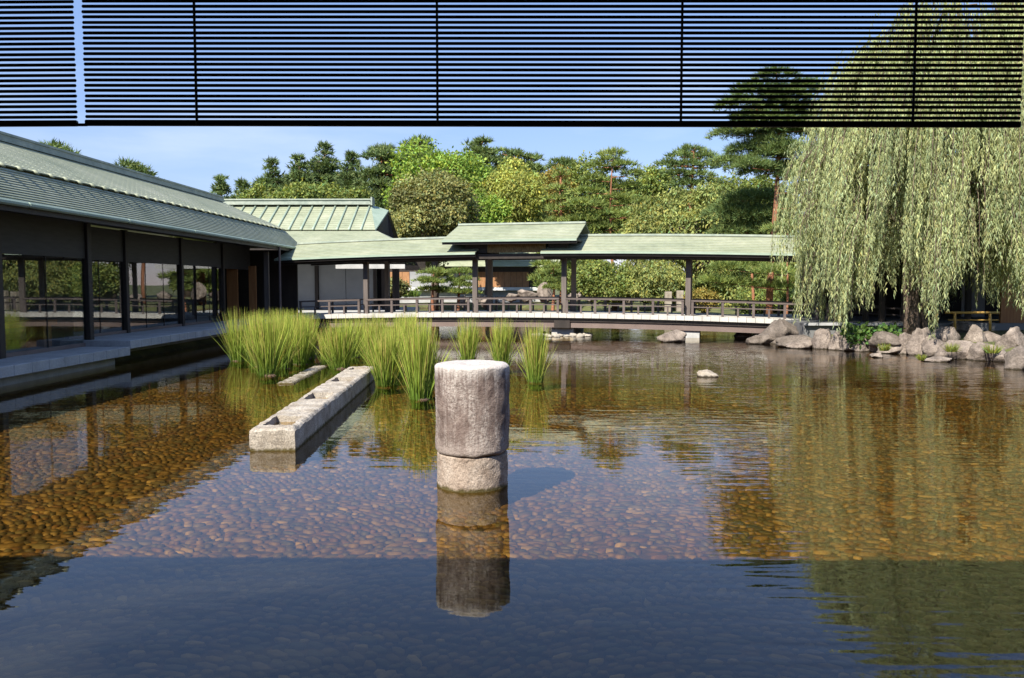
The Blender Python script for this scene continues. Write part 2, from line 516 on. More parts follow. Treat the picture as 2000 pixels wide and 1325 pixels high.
def ground_mat():
    m, nt, out = nodemat('garden_ground')
    p = N(nt, "ShaderNodeBsdfPrincipled", Roughness=0.9)
    v = coords(nt, kind="World")
    grass = ramp(nt, noisen(nt, v, 0.8, 6.0), [(0.35, (0.045, 0.058, 0.016)), (0.55, (0.10, 0.105, 0.03)), (0.7, (0.16, 0.15, 0.05))])
    vo = N(nt, "ShaderNodeTexVoronoi", Scale=5.0)
    nt.links.new(v, vo.inputs["Vector"])
    peb = ramp(nt, vo.outputs["Distance"], [(0.05, (0.16, 0.095, 0.035)), (0.55, (0.03, 0.018, 0.008))])
    sep = N(nt, "ShaderNodeSeparateXYZ")
    nt.links.new(v, sep.inputs[0])
    mr = N(nt, "ShaderNodeMapRange")
    mr.inputs["From Min"].default_value = -0.05; mr.inputs["From Max"].default_value = 0.12
    nt.links.new(sep.outputs["Z"], mr.inputs["Value"])
    c = mixc(nt, mr.outputs[0], peb, grass)
    nt.links.new(c, p.inputs["Base Color"])
    nt.links.new(bumpn(nt, noisen(nt, v, 9.0, 5.0), 0.5, 0.05), p.inputs["Normal"])
    nt.links.new(p.outputs["BSDF"], out.inputs["Surface"])
    return m
M['ground'] = ground_mat()

def schlick(nt, nrm, f0):
    """Two-sided Fresnel reflectance from the angle between view ray and surface normal."""
    g = N(nt, "ShaderNodeNewGeometry")
    dt = N(nt, "ShaderNodeVectorMath", operation='DOT_PRODUCT')
    nt.links.new(g.outputs["Incoming"], dt.inputs[0]); nt.links.new(nrm, dt.inputs[1])
    def m_(op, a, b=None):
        n = N(nt, "ShaderNodeMath", operation=op)
        for i, s_ in enumerate((a, b)):
            if s_ is None: continue
            if isinstance(s_, (int, float)): n.inputs[i].default_value = s_
            else: nt.links.new(s_, n.inputs[i])
        return n.outputs[0]
    c = m_('ABSOLUTE', dt.outputs["Value"])
    p = m_('POWER', m_('SUBTRACT', 1.0, c), 4.6)
    return m_('MINIMUM', m_('ADD', m_('MULTIPLY', p, 1.0 - f0), f0), 1.0)

def water_mat():
    m, nt, out = nodemat('pond_water')
    tr = N(nt, "ShaderNodeBsdfTransparent")
    tr.inputs["Color"].default_value = (0.87, 0.72, 0.40, 1)
    gl = N(nt, "ShaderNodeBsdfGlossy", Roughness=0.0)
    # long lazy ripples, finer chop, and a breeze patch on the right and far side
    v = coords(nt, kind="World")
    n1 = noisen(nt, coords(nt, (0.9, 2.6, 1), (0, 0, 0.12), "World"), 1.0, 2.0)
    n2 = noisen(nt, coords(nt, (4.5, 13.0, 1), (0, 0, -0.1), "World"), 1.0, 2.0)
    n3 = noisen(nt, coords(nt, (1.3, 8.5, 1), (0, 0, -0.5), "World"), 1.0, 1.5, 0.4)
    def mr(src, a, b, c, d):
        n = N(nt, "ShaderNodeMapRange")
        n.inputs["From Min"].default_value = a; n.inputs["From Max"].default_value = b
        n.inputs["To Min"].default_value = c; n.inputs["To Max"].default_value = d
        nt.links.new(src, n.inputs["Value"])
        return n.outputs[0]
    def math_(op, a, b):
        n = N(nt, "ShaderNodeMath", operation=op)
        for i, s in enumerate((a, b)):
            if isinstance(s, (int, float)): n.inputs[i].default_value = s
            else: nt.links.new(s, n.inputs[i])
        return n.outputs[0]
    sep = N(nt, "ShaderNodeSeparateXYZ")
    nt.links.new(v, sep.inputs[0])
    right = mr(sep.outputs["X"], 0.6, 3.2, 0.0, 1.0)
    patch = mr(noisen(nt, coords(nt, (0.35, 0.22, 1), (0, 0, 0.5), "World"), 1.0, 2.0), 0.34, 0.52, 0.0, 1.0)
    far = mr(sep.outputs["Y"], 9.0, 24.0, 0.0, 1.0)
    h = math_('MULTIPLY', n1, 0.0026)
    chop = math_('MULTIPLY', n2, math_('MULTIPLY_ADD', far, 0.0022) if False else math_('ADD', math_('MULTIPLY', far, 0.0010), 0.0002))
    br = math_('MULTIPLY', n3, math_('MULTIPLY', math_('MULTIPLY', right, patch), 0.0085))
    h = math_('ADD', h, math_('ADD', chop, br))
    nrm = bumpn(nt, h, 1.0, 1.0)
    nt.links.new(nrm, gl.inputs["Normal"])
    mx = N(nt, "ShaderNodeMixShader")
    nt.links.new(schlick(nt, nrm, 0.05), mx.inputs["Fac"])
    nt.links.new(tr.outputs["BSDF"], mx.inputs[1]); nt.links.new(gl.outputs["BSDF"], mx.inputs[2])
    nt.links.new(mx.outputs["Shader"], out.inputs["Surface"])
    return m
M['water'] = water_mat()

def glass_mat():
    m, nt, out = nodemat('window_glass')
    tr = N(nt, "ShaderNodeBsdfTransparent")
    tr.inputs["Color"].default_value = (0.86, 0.90, 0.90, 1)
    gl = N(nt, "ShaderNodeBsdfGlossy", Roughness=0.0)
    h = noisen(nt, coords(nt, kind="World"), 0.5, 1.0)
    nrm = bumpn(nt, h, 0.25, 0.01)
    nt.links.new(nrm, gl.inputs["Normal"])
    mx = N(nt, "ShaderNodeMixShader")
    nt.links.new(schlick(nt, nrm, 0.12), mx.inputs["Fac"])
    nt.links.new(tr.outputs["BSDF"], mx.inputs[1]); nt.links.new(gl.outputs["BSDF"], mx.inputs[2])
    nt.links.new(mx.outputs["Shader"], out.inputs["Surface"])
    return m
M['glass'] = glass_mat()

# ------------------------------------------------------------------ terrain, pond bed, water
POND = np.array([(-10.6, 2.3), (26, 2.3), (20, 12), (15.2, 17.6), (13.2, 20.0), (12.9, 21.6), (12.0, 23.1), (10.7, 24.7),
                 (9.6, 27.0), (9.2, 31), (10.2, 35), (9.8, 42), (6.5, 50), (4.0, 64), (-3, 71), (-9, 71), (-13, 64),
                 (-13, 50), (-8.5, 45), (-8.5, 38), (-10.6, 36)], dtype=float)

def sdist(P):
    """Signed distance to the pond outline, negative inside."""
    a = POND; b = np.roll(POND, -1, axis=0)
    d = np.full(len(P), 1e9); inside = np.zeros(len(P), bool)
    for p, q in zip(a, b):
        e = q - p
        t = np.clip(((P - p) @ e) / (e @ e), 0, 1)
        d = np.minimum(d, np.hypot(*(P - (p + t[:, None] * e)).T))
        c = ((p[1] > P[:, 1]) != (q[1] > P[:, 1]))
        xi = (q[0] - p[0]) * (P[:, 1] - p[1]) / (q[1] - p[1] + 1e-12) + p[0]
        inside ^= c & (P[:, 0] < xi)
    return np.where(inside, -d, d)

xs = np.concatenate([[-1500, -700, -300, -150, -90, -60, -40, -28], np.arange(-20, 32.01, 0.6), [36, 44, 60, 90, 150, 300, 700, 1500]])
ys = np.concatenate([[-700, -200, -60, -25, -12, -6], np.arange(-2, 84.01, 0.6), [90, 100, 120, 160, 250, 450, 900, 1900]])
gx, gy = np.meshgrid(xs, ys)
GP = np.stack([gx.ravel(), gy.ravel()], 1)
sd = sdist(GP)
gz = np.where(sd < 0, -0.26, 0.0)
st = np.clip((sd + 0.5) / 0.9, 0, 1)
gz = -0.26 + 0.62 * st * st * (3 - 2 * st) + 0.25 * np.clip((sd - 2) / 10, 0, 1)
gz += np.where(sd > 1, 0.05 * np.sin(GP[:, 0] * 0.7) * np.cos(GP[:, 1] * 0.6), 0)
gz = np.where((GP[:, 1] < 2.2) & (sd > 0), np.minimum(gz, 0.2), gz)
nx, ny = len(xs), len(ys)
ii = np.arange(nx * ny).reshape(ny, nx)
GF = np.stack([ii[:-1, :-1].ravel(), ii[:-1, 1:].ravel(), ii[1:, 1:].ravel(), ii[1:, :-1].ravel()], 1)
ground = mk('ground', np.stack([GP[:, 0], GP[:, 1], gz], 1), GF, M['ground'], kind='structure', smooth=True)

def ground_z(x, y):
    s = float(sdist(np.array([[x, y]]))[0])
    t = min(max((s + 0.5) / 0.9, 0), 1)
    return -0.26 + 0.62 * t * t * (3 - 2 * t) + 0.25 * min(max((s - 2) / 10, 0), 1)

water = mk('water', [(-13.5, 1.2, 0), (40, 1.2, 0), (40, 78, 0), (-13.5, 78, 0)], [(0, 1, 2, 3)], M['water'], kind='structure')

BEDZ = -0.2
pond_bed = mk('pond_bed', [(-10.6, 2.0, BEDZ + 0.006), (24, 2.0, BEDZ + 0.006), (24, 36, BEDZ + 0.006), (-10.6, 36, BEDZ + 0.006)], [(0, 1, 2, 3)], M['bed'], kind='structure')

# cobbles laid in overlapping fans, each fan a set of concentric arcs
def build_cobbles():
    rng = np.random.default_rng(21)
    R, SX, SY = 2.05, 3.3, 1.55
    centres = []
    for j in range(-2, 17):
        for i in range(-6, 9):
            centres.append((i * SX + (SX / 2 if j % 2 else 0) - 0.6, 2.0 + j * SY))
    centres = np.array(centres)
    order = np.argsort(centres[:, 1])
    centres = centres[order]
    out = []
    for ci, (cx, cy) in enumerate(centres):
        near = centres[(centres[:, 1] < cy - 1e-6) & (centres[:, 1] > cy - 2 * R) & (np.abs(centres[:, 0] - cx) < 2 * R)]
        r = 0.07
        while r < R:
            wid = random.uniform(0.066, 0.082)
            th = random.uniform(0, 0.5)
            pts = []
            while th < 2 * math.pi + 0.2:
                ln = 0.06 + 0.14 * random.random() ** 1.6
                t = th + ln / (2 * r)
                pts.append((cx + math.cos(t) * (r + wid / 2), cy + math.sin(t) * (r + wid / 2), t + math.pi / 2, ln, wid))
                th += ln / r
            p = np.array(pts)
            keep = np.ones(len(p), bool)
            for (qx, qy) in near:
                keep &= np.hypot(p[:, 0] - qx, p[:, 1] - qy) > R
            out.append(p[keep])
            r += wid
    C = np.concatenate(out)
    C = C[(C[:, 1] > 3.3) & (C[:, 1] < 17.5) & (np.abs(C[:, 0]) < 0.68 * C[:, 1] + 1.6) & (C[:, 0] > -10.5)]
    C = C[sdist(C[:, :2]) < -0.2]
    return C
COB = build_cobbles()
PAL = 0.43 * np.array([(0.20, 0.125, 0.040), (0.27, 0.185, 0.07), (0.115, 0.09, 0.038), (0.42, 0.31, 0.16), (0.165, 0.135, 0.07), (0.19, 0.10, 0.035), (0.085, 0.08, 0.05), (0.25, 0.16, 0.05)])
PALP = np.array([0.22, 0.18, 0.16, 0.06, 0.12, 0.10, 0.06, 0.10])
NS = 6
def cobble_proto(rng):
    a = np.arange(NS) / NS * 2 * math.pi + rng.uniform(-0.22, 0.22, NS)
    rr = rng.uniform(0.86, 1.12, NS)
    sq = 1.0 / np.maximum(np.abs(np.cos(a)), np.abs(np.sin(a))) ** 0.55
    x, y = np.cos(a) * rr * sq * 0.47, np.sin(a) * rr * sq * 0.47
    top = rng.uniform(0.9, 1.0, NS)
    V = np.concatenate([np.stack([x, y, np.zeros(NS)], 1), np.stack([x * 0.86, y * 0.86, top], 1)])
    return V
def cobble_faces():
    Fc = []
    for k in range(NS):
        k2 = (k + 1) % NS
        Fc += [(k, k2, NS + k2), (k, NS + k2, NS + k)]
    for k in range(1, NS - 1): Fc.append((NS, NS + k, NS + k + 1))
    return np.array(Fc)
def place_cobbles():
    rng = np.random.default_rng(5)
    n = len(COB)
    size = COB[:, 3] * COB[:, 4] / (COB[:, 1] ** 2)
    inview = (np.abs(COB[:, 0] + 0.0136 * COB[:, 1]) < 0.612 * COB[:, 1]) & (COB[:, 1] > 4.25)
    rank = np.argsort(-np.where(inview, size, 0))
    parts = set(rank[:300].tolist())
    CF = cobble_faces()
    protos = [cobble_proto(rng) for _ in range(24)]
    pm = []
    for k in range(24):
        c = PAL[rng.choice(len(PAL), p=PALP)] * rng.uniform(0.8, 1.2)
        pm.append(meshdata('cobble', protos[k], CF, M['cobble'], True, np.tile(c, (2 * NS, 1))))
    for i in sorted(parts):
        x, y, t, ln, wd = COB[i]
        inst('cobble', pm[rng.integers(24)], pond_bed, (x, y, BEDZ - 0.004), t, (ln * 0.99, wd * 0.99, rng.uniform(0.02, 0.034)))
    rest = np.array([i for i in range(n) if i not in parts])
    P = np.stack(protos)[rng.integers(24, size=len(rest))]
    C = COB[rest]
    hz = rng.uniform(0.014, 0.036, len(rest))
    ang = C[:, 2] + rng.normal(0, 0.2, len(rest))
    C = C.copy(); C[:, :2] += rng.normal(0, 0.009, (len(rest), 2))
    grow = np.where(rng.uniform(0, 1, len(rest)) < 0.05, rng.uniform(1.3, 1.7, len(rest)), rng.uniform(0.82, 1.12, len(rest)))
    C[:, 3] *= grow; C[:, 4] *= grow
    lx = P[:, :, 0] * C[:, 3, None] * 0.99; ly = P[:, :, 1] * C[:, 4, None] * 0.99
    ca, sa = np.cos(ang)[:, None], np.sin(ang)[:, None]
    V = np.stack([C[:, 0, None] + lx * ca - ly * sa, C[:, 1, None] + lx * sa + ly * ca, BEDZ - 0.004 + P[:, :, 2] * hz[:, None]], 2).reshape(-1, 3)
    Fc = (CF[None] + (np.arange(len(rest)) * 2 * NS)[:, None, None]).reshape(-1, 3)
    tint = PAL[rng.choice(len(PAL), len(rest), p=PALP)] * rng.uniform(0.75, 1.25, (len(rest), 1))
    mk('cobble_paving', V, Fc, M['cobble'], pond_bed, True, np.repeat(tint, 2 * NS, 0), kind='stuff')
place_cobbles()

# ------------------------------------------------------------------ viewing pavilion the photograph is taken from, and its louver blinds
pav = thing('viewing_pavilion', 'dark viewing pavilion whose deep eave shades the near end of the pond', 'pavilion', (0, -2, 0.3))
B('floor', M['floor'], pav, -14, 20, -7, 2.25, -0.3, 0.38)
mk('roof', [(-15, 3.22, 3.32), (22, 3.22, 3.32), (22, -3.5, 5.6), (-15, -3.5, 5.6), (-15, 3.22, 3.45), (22, 3.22, 3.45), (22, -3.5, 5.8), (-15, -3.5, 5.8)], BOXF, M['darkwood'], pav)
mk('rear_roof', [(-15, -9, 3.3), (22, -9, 3.3), (22, -3.52, 5.6), (-15, -3.52, 5.6), (-15, -9, 3.5), (22, -9, 3.5), (22, -3.52, 5.8), (-15, -3.52, 5.8)], BOXF, M['darkwood'], pav)
B('ceiling', M['darkwood'], pav, -14, 21, -7, 2.6, 3.16, 3.24)
B('rear_wall', M['inner'], pav, -14, 20, -7.2, -7.0, 0.3, 3.2)
for px in (-6.0, 6.0, 12.0):
    B('post', M['darkwood'], pav, px - 0.1, px + 0.1, 1.9, 2.1, 0.38, 3.16)

def louver_panel(x0, x1, label, cords, tilt, ypx):
    Yl = 2.6
    t = thing('louver_blind', label, 'blind', ((x0 + x1) / 2, Yl, 2.5), 'black slatted blinds hung along the top')
    pitch = 9.92 / F_PX * Yl
    hb = W(1000, ypx, Y=Yl).z
    sl, half = pitch * 0.60, 0.0035
    ln = x1 - x0
    me_v, me_f = bbox_bev(-ln / 2, ln / 2, -half, half, -sl / 2, sl / 2, 0.0028)
    me = meshdata('slat', me_v, me_f, M['louver'])
    z = hb + 0.018 + pitch * 0.65
    k = 0
    while z < 3.15:
        o = inst('slat', me, t, ((x0 + x1) / 2 + 0.0012 * math.sin(k * 2.1), Yl, z))
        o.rotation_euler = (0.12 * math.sin(k * 1.3), tilt + 0.0005 * math.sin(k * 2.7), 0)
        z += pitch * (1 + 0.012 * math.sin(k * 1.7)); k += 1
    rv, rf = bbox_bev(-ln / 2, ln / 2, -0.008, 0.008, -0.009, 0.009, 0.003)
    o = inst('bottom_rail', meshdata('bottom_rail', rv, rf, M['louver']), t, ((x0 + x1) / 2, Yl, hb + 0.009))
    o.rotation_euler = (0, tilt, 0)
    for c in cords:
        v, f = tube([(c, Yl - 0.006, hb + 0.005), (c, Yl - 0.006, 3.15)], 0.0042, 6)
        mk('cord', v, f, M['louver'], t)
    return t
px2x = lambda x: W(x, 240, Y=2.6).x
main_l = louver_panel(px2x(167), px2x(1993), 'wide black slatted blind filling the top from the narrow gap rightwards', [px2x(c) for c in (386, 855, 1329, 1781)], 0.0044, 248)
left_l = louver_panel(-3.3, px2x(151.5), 'short black slatted blind left of the narrow gap, top left corner', [px2x(-120)], -0.002, 246)
v, f = tube([(px2x(150), 2.6, W(1000, 242, Y=2.6).z), (px2x(170), 2.6, W(1000, 242, Y=2.6).z)], 0.005, 6)
mk('coupling_rod', v, f, M['louver'], main_l)

# ------------------------------------------------------------------ glazed gallery on the left
GX_E, GX_K, GX_R = -9.9, -10.5, -13.2                   # eave, break and ridge lines of the roof
GZ_E, GZ_K, GZ_R = 3.62, 4.35, 5.62
GY0, GY1 = 4.0, 37.4
gal = thing('glazed_gallery', 'long glazed gallery with green copper roof along the left of the pond', 'building', (-12.5, 20, 0.3))

def side_courses(root, xe, ze, xk, zk, n, y0, y1e, y1k, lift, th, name='roof_course', mat=None):
    for i in range(n):
        a, b = i / n, (i + 1) / n
        pl = (xe + (xk - xe) * a, ze + (zk - ze) * a); pu = (xe + (xk - xe) * b, ze + (zk - ze) * b)
        ya = y1e + (y1k - y1e) * a; yb = y1e + (y1k - y1e) * b
        v, f = slab_strip([(pl[0], y0, pl[1]), (pl[0], ya, pl[1])], [(pu[0], y0, pu[1]), (pu[0], yb, pu[1])], lift, th)
        mk(name, v, f, mat or M['copper'], root)
HK = GY1 - 0.75                                         # hip reaches the break line here
HR = 36.2
g_roof = part('roof', gal)
side_courses(g_roof, GX_E, GZ_E, GX_K, GZ_K, 13, GY0, GY1, HK, 0.016, 0.02)
side_courses(g_roof, GX_K, GZ_K + 0.07, GX_R, GZ_R, 20, GY0, HK, HR, 0.008, 0.02)
# far slope and hip end
XB = -16.5
mk('rear_roof', [(XB, GY0, GZ_E), (XB, GY1, GZ_E), (GX_R, HR, GZ_R - 0.02), (GX_R, GY0, GZ_R - 0.02)], [(0, 1, 2, 3)], M['copper'], g_roof)
mk('hip_roof', [(GX_E, GY1, GZ_E), (XB, GY1, GZ_E), (GX_R, HR, GZ_R), (GX_K, HK, GZ_K)], [(0, 3, 2, 1)], M['copper'], g_roof)
# standing ribs on the upper slope
d = Vector((GX_K - GX_R, 0, GZ_K + 0.07 - GZ_R))
v, f = tube([(0, 0, 0), d * 0.5, d * 0.97, d * 1.0, d * 1.035], [0.008, 0.008, 0.012, 0.046, 0.03], 8)
rib_me = meshdata('roof_rib', v, f, M['copper'], True)
y = 5.0
while y < HR + 1.3:
    tcut = 1.0 if y < HR else 0
    if tcut: inst('roof_rib', rib_me, g_roof, (GX_R + 0.0, y, GZ_R - 0.004))
    y += 0.585
# ridge of stacked caps
for k, (w_, z0, z1) in enumerate([(0.26, -0.03, 0.07), (0.21, 0.075, 0.14), (0.25, 0.145, 0.205)]):
    B('ridge_cap', M['ridge'], g_roof, GX_R - w_, GX_R + w_ * 0.6, GY0, HR + 0.15, GZ_R + z0, GZ_R + z1)
# eave lip, gutter, soffit, beam
for k in range(8):
    ya, yb = GY0 + (GY1 - GY0) * k / 8, GY0 + (GY1 - GY0) * (k + 1) / 8
    v, f = bbox_bev(GX_E - 0.02, GX_E + 0.085, ya + 0.004, yb - 0.004, GZ_E - 0.095, GZ_E + 0.012, 0.03); mk('eave_lip', v, f, M['copper_edge'], g_roof)
B('eave_board', M['darkwood'], gal, GX_E - 0.16, GX_E - 0.03, GY0, GY1 - 0.05, GZ_E - 0.2, GZ_E - 0.03)
mk('soffit', [(GX_E - 0.16, GY0, GZ_E - 0.16), (GX_E - 0.16, GY1 - 0.2, GZ_E - 0.16), (-11.75, GY1 - 0.2, GZ_E + 0.0), (-11.75, GY0, GZ_E + 0.0),
              (GX_E - 0.16, GY0, GZ_E - 0.12), (GX_E - 0.16, GY1 - 0.2, GZ_E - 0.12), (-11.75, GY1 - 0.2, GZ_E + 0.04), (-11.75, GY0, GZ_E + 0.04)], BOXF, M['darkwood'], gal)
v, f = tube([(GX_E + 0.03, 33.6, GZ_E - 0.05), (GX_E + 0.03, 33.6, 0.55)], 0.045, 8)
mk('downpipe', v, f, M['brownsteel'], gal)
# walls: nearer glazing line at x = -11.1, farther line set back and raised
GXN, GXF, YSTEP = -11.1, -11.62, 20.9
FN, FF = 0.44, 0.6
B('floor', M['floor'], gal, -15.0, GXN + 0.05, GY0, YSTEP, 0.1, FN)
B('floor', M['floor'], gal, -15.0, GXF + 0.05, YSTEP + 0.01, GY1 - 0.3, 0.1, FF)
B('rear_wall', M['inner'], gal, -14.9, -14.75, GY0, GY1 - 0.3, FN, 3.6)
B('end_wall', M['darkwood'], gal, -14.75, -12.4, GY1 - 0.45, GY1 - 0.3, FF, 3.6)
B('lintel_beam', M['blind'], gal, GXN - 0.03, GXN + 0.03, GY0, YSTEP, 2.66, 3.55)
B('lintel_beam', M['blind'], gal, GXF - 0.03, GXF + 0.03, YSTEP + 0.01, 31.4, 2.66, 3.55)
B('lintel_beam', M['blind'], gal, GXF - 0.12, GXF + 0.02, 31.42, 35.2, 2.62, 3.6)
B('sill', M['brownsteel'], gal, GXN - 0.06, GXN + 0.06, GY0, YSTEP, FN, FN + 0.09)
B('sill', M['brownsteel'], gal, GXF - 0.06, GXF + 0.06, YSTEP + 0.01, 30.6, FF, FF + 0.07)
def glazing(x, y0, y1, z0, z1, n):
    for k in range(n):
        a = y0 + (y1 - y0) * k / n; b = y0 + (y1 - y0) * (k + 1) / n
        o = B('window_pane', M['glass'], gal, x - 0.006, x + 0.006, a + 0.012, b - 0.012, z0, z1)
        if k: B('mullion', M['darkwood'], o, x - 0.03, x + 0.012, a - 0.010, a + 0.010, z0, z1)
pY = [6.4, 10.05, 13.7, 17.35, 21.0]
for k in range(4):
    glazing(GXN, pY[k] + 0.1, pY[k + 1] - 0.1, FN + 0.09, 2.66, 2)
fY = [21.15, 24.1, 27.8, 31.5]
fY = [21.15] + [1620 * 11.62 / (1022 - x) for x in (240, 350, 432)]
for k in range(3):
    glazing(GXF, fY[k] + 0.09, fY[k + 1] - 0.09, FF + 0.07, 2.66, 2 if k == 0 else 3)
for yy in pY:
    v, f = bbox_bev(GXN - 0.07, GXN + 0.10, yy - 0.10, yy + 0.10, FN - 0.02, 3.58, 0.012); mk('post', v, f, M['darkwood'], gal)
for yy in fY[1:]:
    v, f = bbox_bev(GXF - 0.07, GXF + 0.10, yy - 0.085, yy + 0.085, FF - 0.02, 3.58, 0.012); mk('post', v, f, M['darkwood'], gal)
# porch beyond the glazing with cedar panels
for (xa, xb) in ((443, 464), (486, 500)):
    a = W(xa, 560, Y=33.6); b_ = W(xb, 560, Y=33.6)
    B('cedar_panel', M['cedar'], gal, a.x, b_.x, 33.6, 33.68, 0.62, 2.75)
B('porch_wall', M['darkwood'], gal, -13.2, -9.9, 36.3, 36.4, 0.4, 3.5)
B('porch_post', M['postwood'], gal, W(521, 560, Y=34.0).x - 0.09, W(521, 560, Y=34.0).x + 0.09, 33.95, 34.1, 0.6, 3.35)
# stone terrace blocks with recessed plinth
g_ter = part('terrace', gal)
def terrace(y0, y1, x0, x1, z0, z1, n):
    for k in range(n):
        a = y0 + (y1 - y0) * k / n; b = y0 + (y1 - y0) * (k + 1) / n
        v, f = bbox_bev(x0, x1, a + 0.004, b - 0.004, z0, z1 - 0.004 * (k % 2), 0.008)
        mk('terrace_stone', v, f, M['terrace'], g_ter)
terrace(4.6, 20.7, -11.15, -9.9, 0.22, FN, 27)
terrace(20.72, 36.2, -11.7, -9.9, 0.38, FF - 0.01, 26)
B('plinth', M['concrete'], gal, -11.1, -10.25, 4.6, 20.6, -0.3, 0.21)
B('plinth', M['concrete'], gal, -11.6, -10.75, 20.62, 36.2, -0.3, 0.37)

bn = thing('bench', 'long plain wooden bench standing behind the nearest gallery glass', 'bench', (-12.0, 17, FN))
v, f = bbox_bev(-12.3, -11.72, 12.0, 20.7, 1.0, 1.12, 0.01); mk('seat', v, f, M['cedar'], bn)
for yy in (12.6, 15.2, 18.2, 20.4):
    v, f = bbox_bev(-12.25, -11.8, yy - 0.17, yy + 0.17, FN, 1.0, 0.01); mk('leg', v, f, M['cedar'], bn)

# ------------------------------------------------------------------ hall behind the gallery
HYR, HYK, HYE = 48.0, 45.2, 41.6
HZR = 2 + (556 - 402) * HYR / F_PX
HZK = 2 + (556 - 452) * HYK / F_PX
HZE = 2 + (556 - 481) * HYE / F_PX
hall = thing('gabled_hall', 'gabled hall with ribbed green copper roof behind the end of the gallery', 'building', (-14, 46, 0.3))
XL = -24.0
xr = W(724, 400, Y=HYR).x
xk = W(733, 450, Y=HYK).x
xe = W(790, 481, Y=HYE).x
def front_courses(root, y0, z0, y1, z1, xl, xr0, xr1, n, lift=0.02, th=0.02):
    for i in range(n):
        a, b = i / n, (i + 1) / n
        v, f = slab_strip([(xl, y0 + (y1 - y0) * a, z0 + (z1 - z0) * a), (xr0 + (xr1 - xr0) * a, y0 + (y1 - y0) * a, z0 + (z1 - z0) * a)],
                          [(xl, y0 + (y1 - y0) * b, z0 + (z1 - z0) * b), (xr0 + (xr1 - xr0) * b, y0 + (y1 - y0) * b, z0 + (z1 - z0) * b)], lift, th)
        mk('roof_course', v, f, M['copper'], root)
h_roof = part('roof', hall)
front_courses(h_roof, HYE, HZE, HYK, HZK, XL, xe, xk + 0.1, 12, 0.016)
front_courses(h_roof, HYK, HZK + 0.06, HYR, HZR, XL, xk, xr, 13, 0.016)
d = Vector((0, HYK - HYR, HZK + 0.06 - HZR))
v, f = tube([(0, 0, 0), d * 0.97, d * 1.0, d * 1.03], [0.06, 0.06, 0.085, 0.05], 8)
rib2 = meshdata('roof_rib', v, f, M['copper_edge'], True)
for k in range(22):
    inst('roof_rib', rib2, h_roof, (xr - 0.02 - 0.655 * k, HYR, HZR + 0.05))
for (w_, z0, z1, ex) in ((0.36, 0.0, 0.13, 0.05), (0.28, 0.135, 0.25, 0.0), (0.34, 0.255, 0.33, 0.06)):
    B('ridge_cap', M['ridge'], h_roof, XL, xr + ex, HYR - w_, HYR + w_, HZR + z0, HZR + z1)
B('ridge_end', M['ridge'], hall, xr + 0.07, xr + 0.16, HYR - 0.42, HYR + 0.42, HZR - 0.05, HZR + 0.42)
# flaring verge and dark gable behind it
pa, pb, pc = Vector((xr, HYR, HZR + 0.02)), W(759, 411, Y=HYR + 0.6), Vector((xk, HYK, HZK + 0.05))
mk('verge_roof', [pa, pb, pc, pa - Vector((0, 0, 0.1)), pb - Vector((0, 0, 0.1)), pc - Vector((0, 0, 0.1))],
   [(0, 2, 1), (3, 4, 5), (0, 1, 4, 3), (1, 2, 5, 4), (2, 0, 3, 5)], M['copper_edge'], hall)
mk('rear_verge', [pa, pb, (pb.x + 0.2, HYR + 4.0, HZK - 0.4), (xr, HYR + 4.0, HZK - 0.2)], [(0, 1, 2, 3)], M['copper'], hall)
pd = W(769, 462, Y=HYR + 0.8)
mk('gable_wall', [pc + Vector((0.02, 0.15, -0.15)), pb + Vector((-0.06, 0, -0.1)), pd, (pd.x - 0.1, HYR + 0.8, HZK - 1.6), (pc.x + 0.02, pc.y + 0.15, HZK - 1.6)],
   [(0, 1, 2, 3, 4)], M['darkwood'], hall)
mk('rear_roof', [(XL, HYR, HZR), (xr, HYR, HZR), (xr + 1, HYR + 6, HZE), (XL, HYR + 6, HZE)], [(0, 1, 2, 3)], M['copper'], hall)
mk('skirt_roof', [(xe, HYE, HZE), (xk + 0.1, HYK, HZK), (pd.x, HYR + 0.8, HZK - 0.2), (pd.x + 1.2, HYR + 1.5, HZE)], [(0, 3, 2, 1)], M['copper'], hall)
B('eave_board', M['darkwood'], hall, XL, xe - 0.05, HYE + 0.02, HYE + 0.15, HZE - 0.2, HZE - 0.03)
B('soffit', M['darkwood'], hall, XL, xe - 0.1, HYE + 0.16, HYR + 4, HZE - 0.14, HZE - 0.06)
B('floor', M['concrete'], hall, XL, -6.4, 40.6, HYR + 3, -0.3, 0.62)
# plaster panels, their shade greyed into the colour, and dark posts on the front wall
YW = 45.6
X_ = lambda x, Y=YW: W(x, 560, Y=Y).x
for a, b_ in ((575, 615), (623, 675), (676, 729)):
    B('wall_panel', M['shade_grey'], hall, X_(a), X_(b_), YW, YW + 0.06, 0.64, 3.1)
B('wall_panel', M['darkwood'], hall, XL, X_(574), YW, YW + 0.06, 0.62, 3.6)
B('wall_top', M['darkwood'], hall, X_(574), X_(790), YW + 0.02, YW + 0.1, 3.1, HZE - 0.14)
for a in (619, 733, 749, 770, 777):
    B('post', M['darkwood'], hall, X_(a) - 0.09, X_(a) + 0.09, YW - 0.12, YW + 0.04, 0.62, HZE - 0.15)
B('eave_panel', M['concrete'], hall, X_(656, 39.5), X_(791, 39.5), 39.5, 39.56, W(700, 525, Y=39.5).z, W(700, 516.5, Y=39.5).z)
B('rear_wall', M['darkwood'], hall, XL, X_(735), HYR + 2, HYR + 2.1, 0.6, HZE)
# slatted hanging blind at the corner
h_blind = part('hanging_blind', hall)
bx0, bx1 = X_(792, 43.5), X_(831, 43.5)
for k in range(9):
    z = W(800, 512 + 1.9 * k, Y=43.5).z
    B('blind_slat', M['darkwood'], h_blind, bx0, bx1, 43.5, 43.53, z - 0.018, z + 0.018)

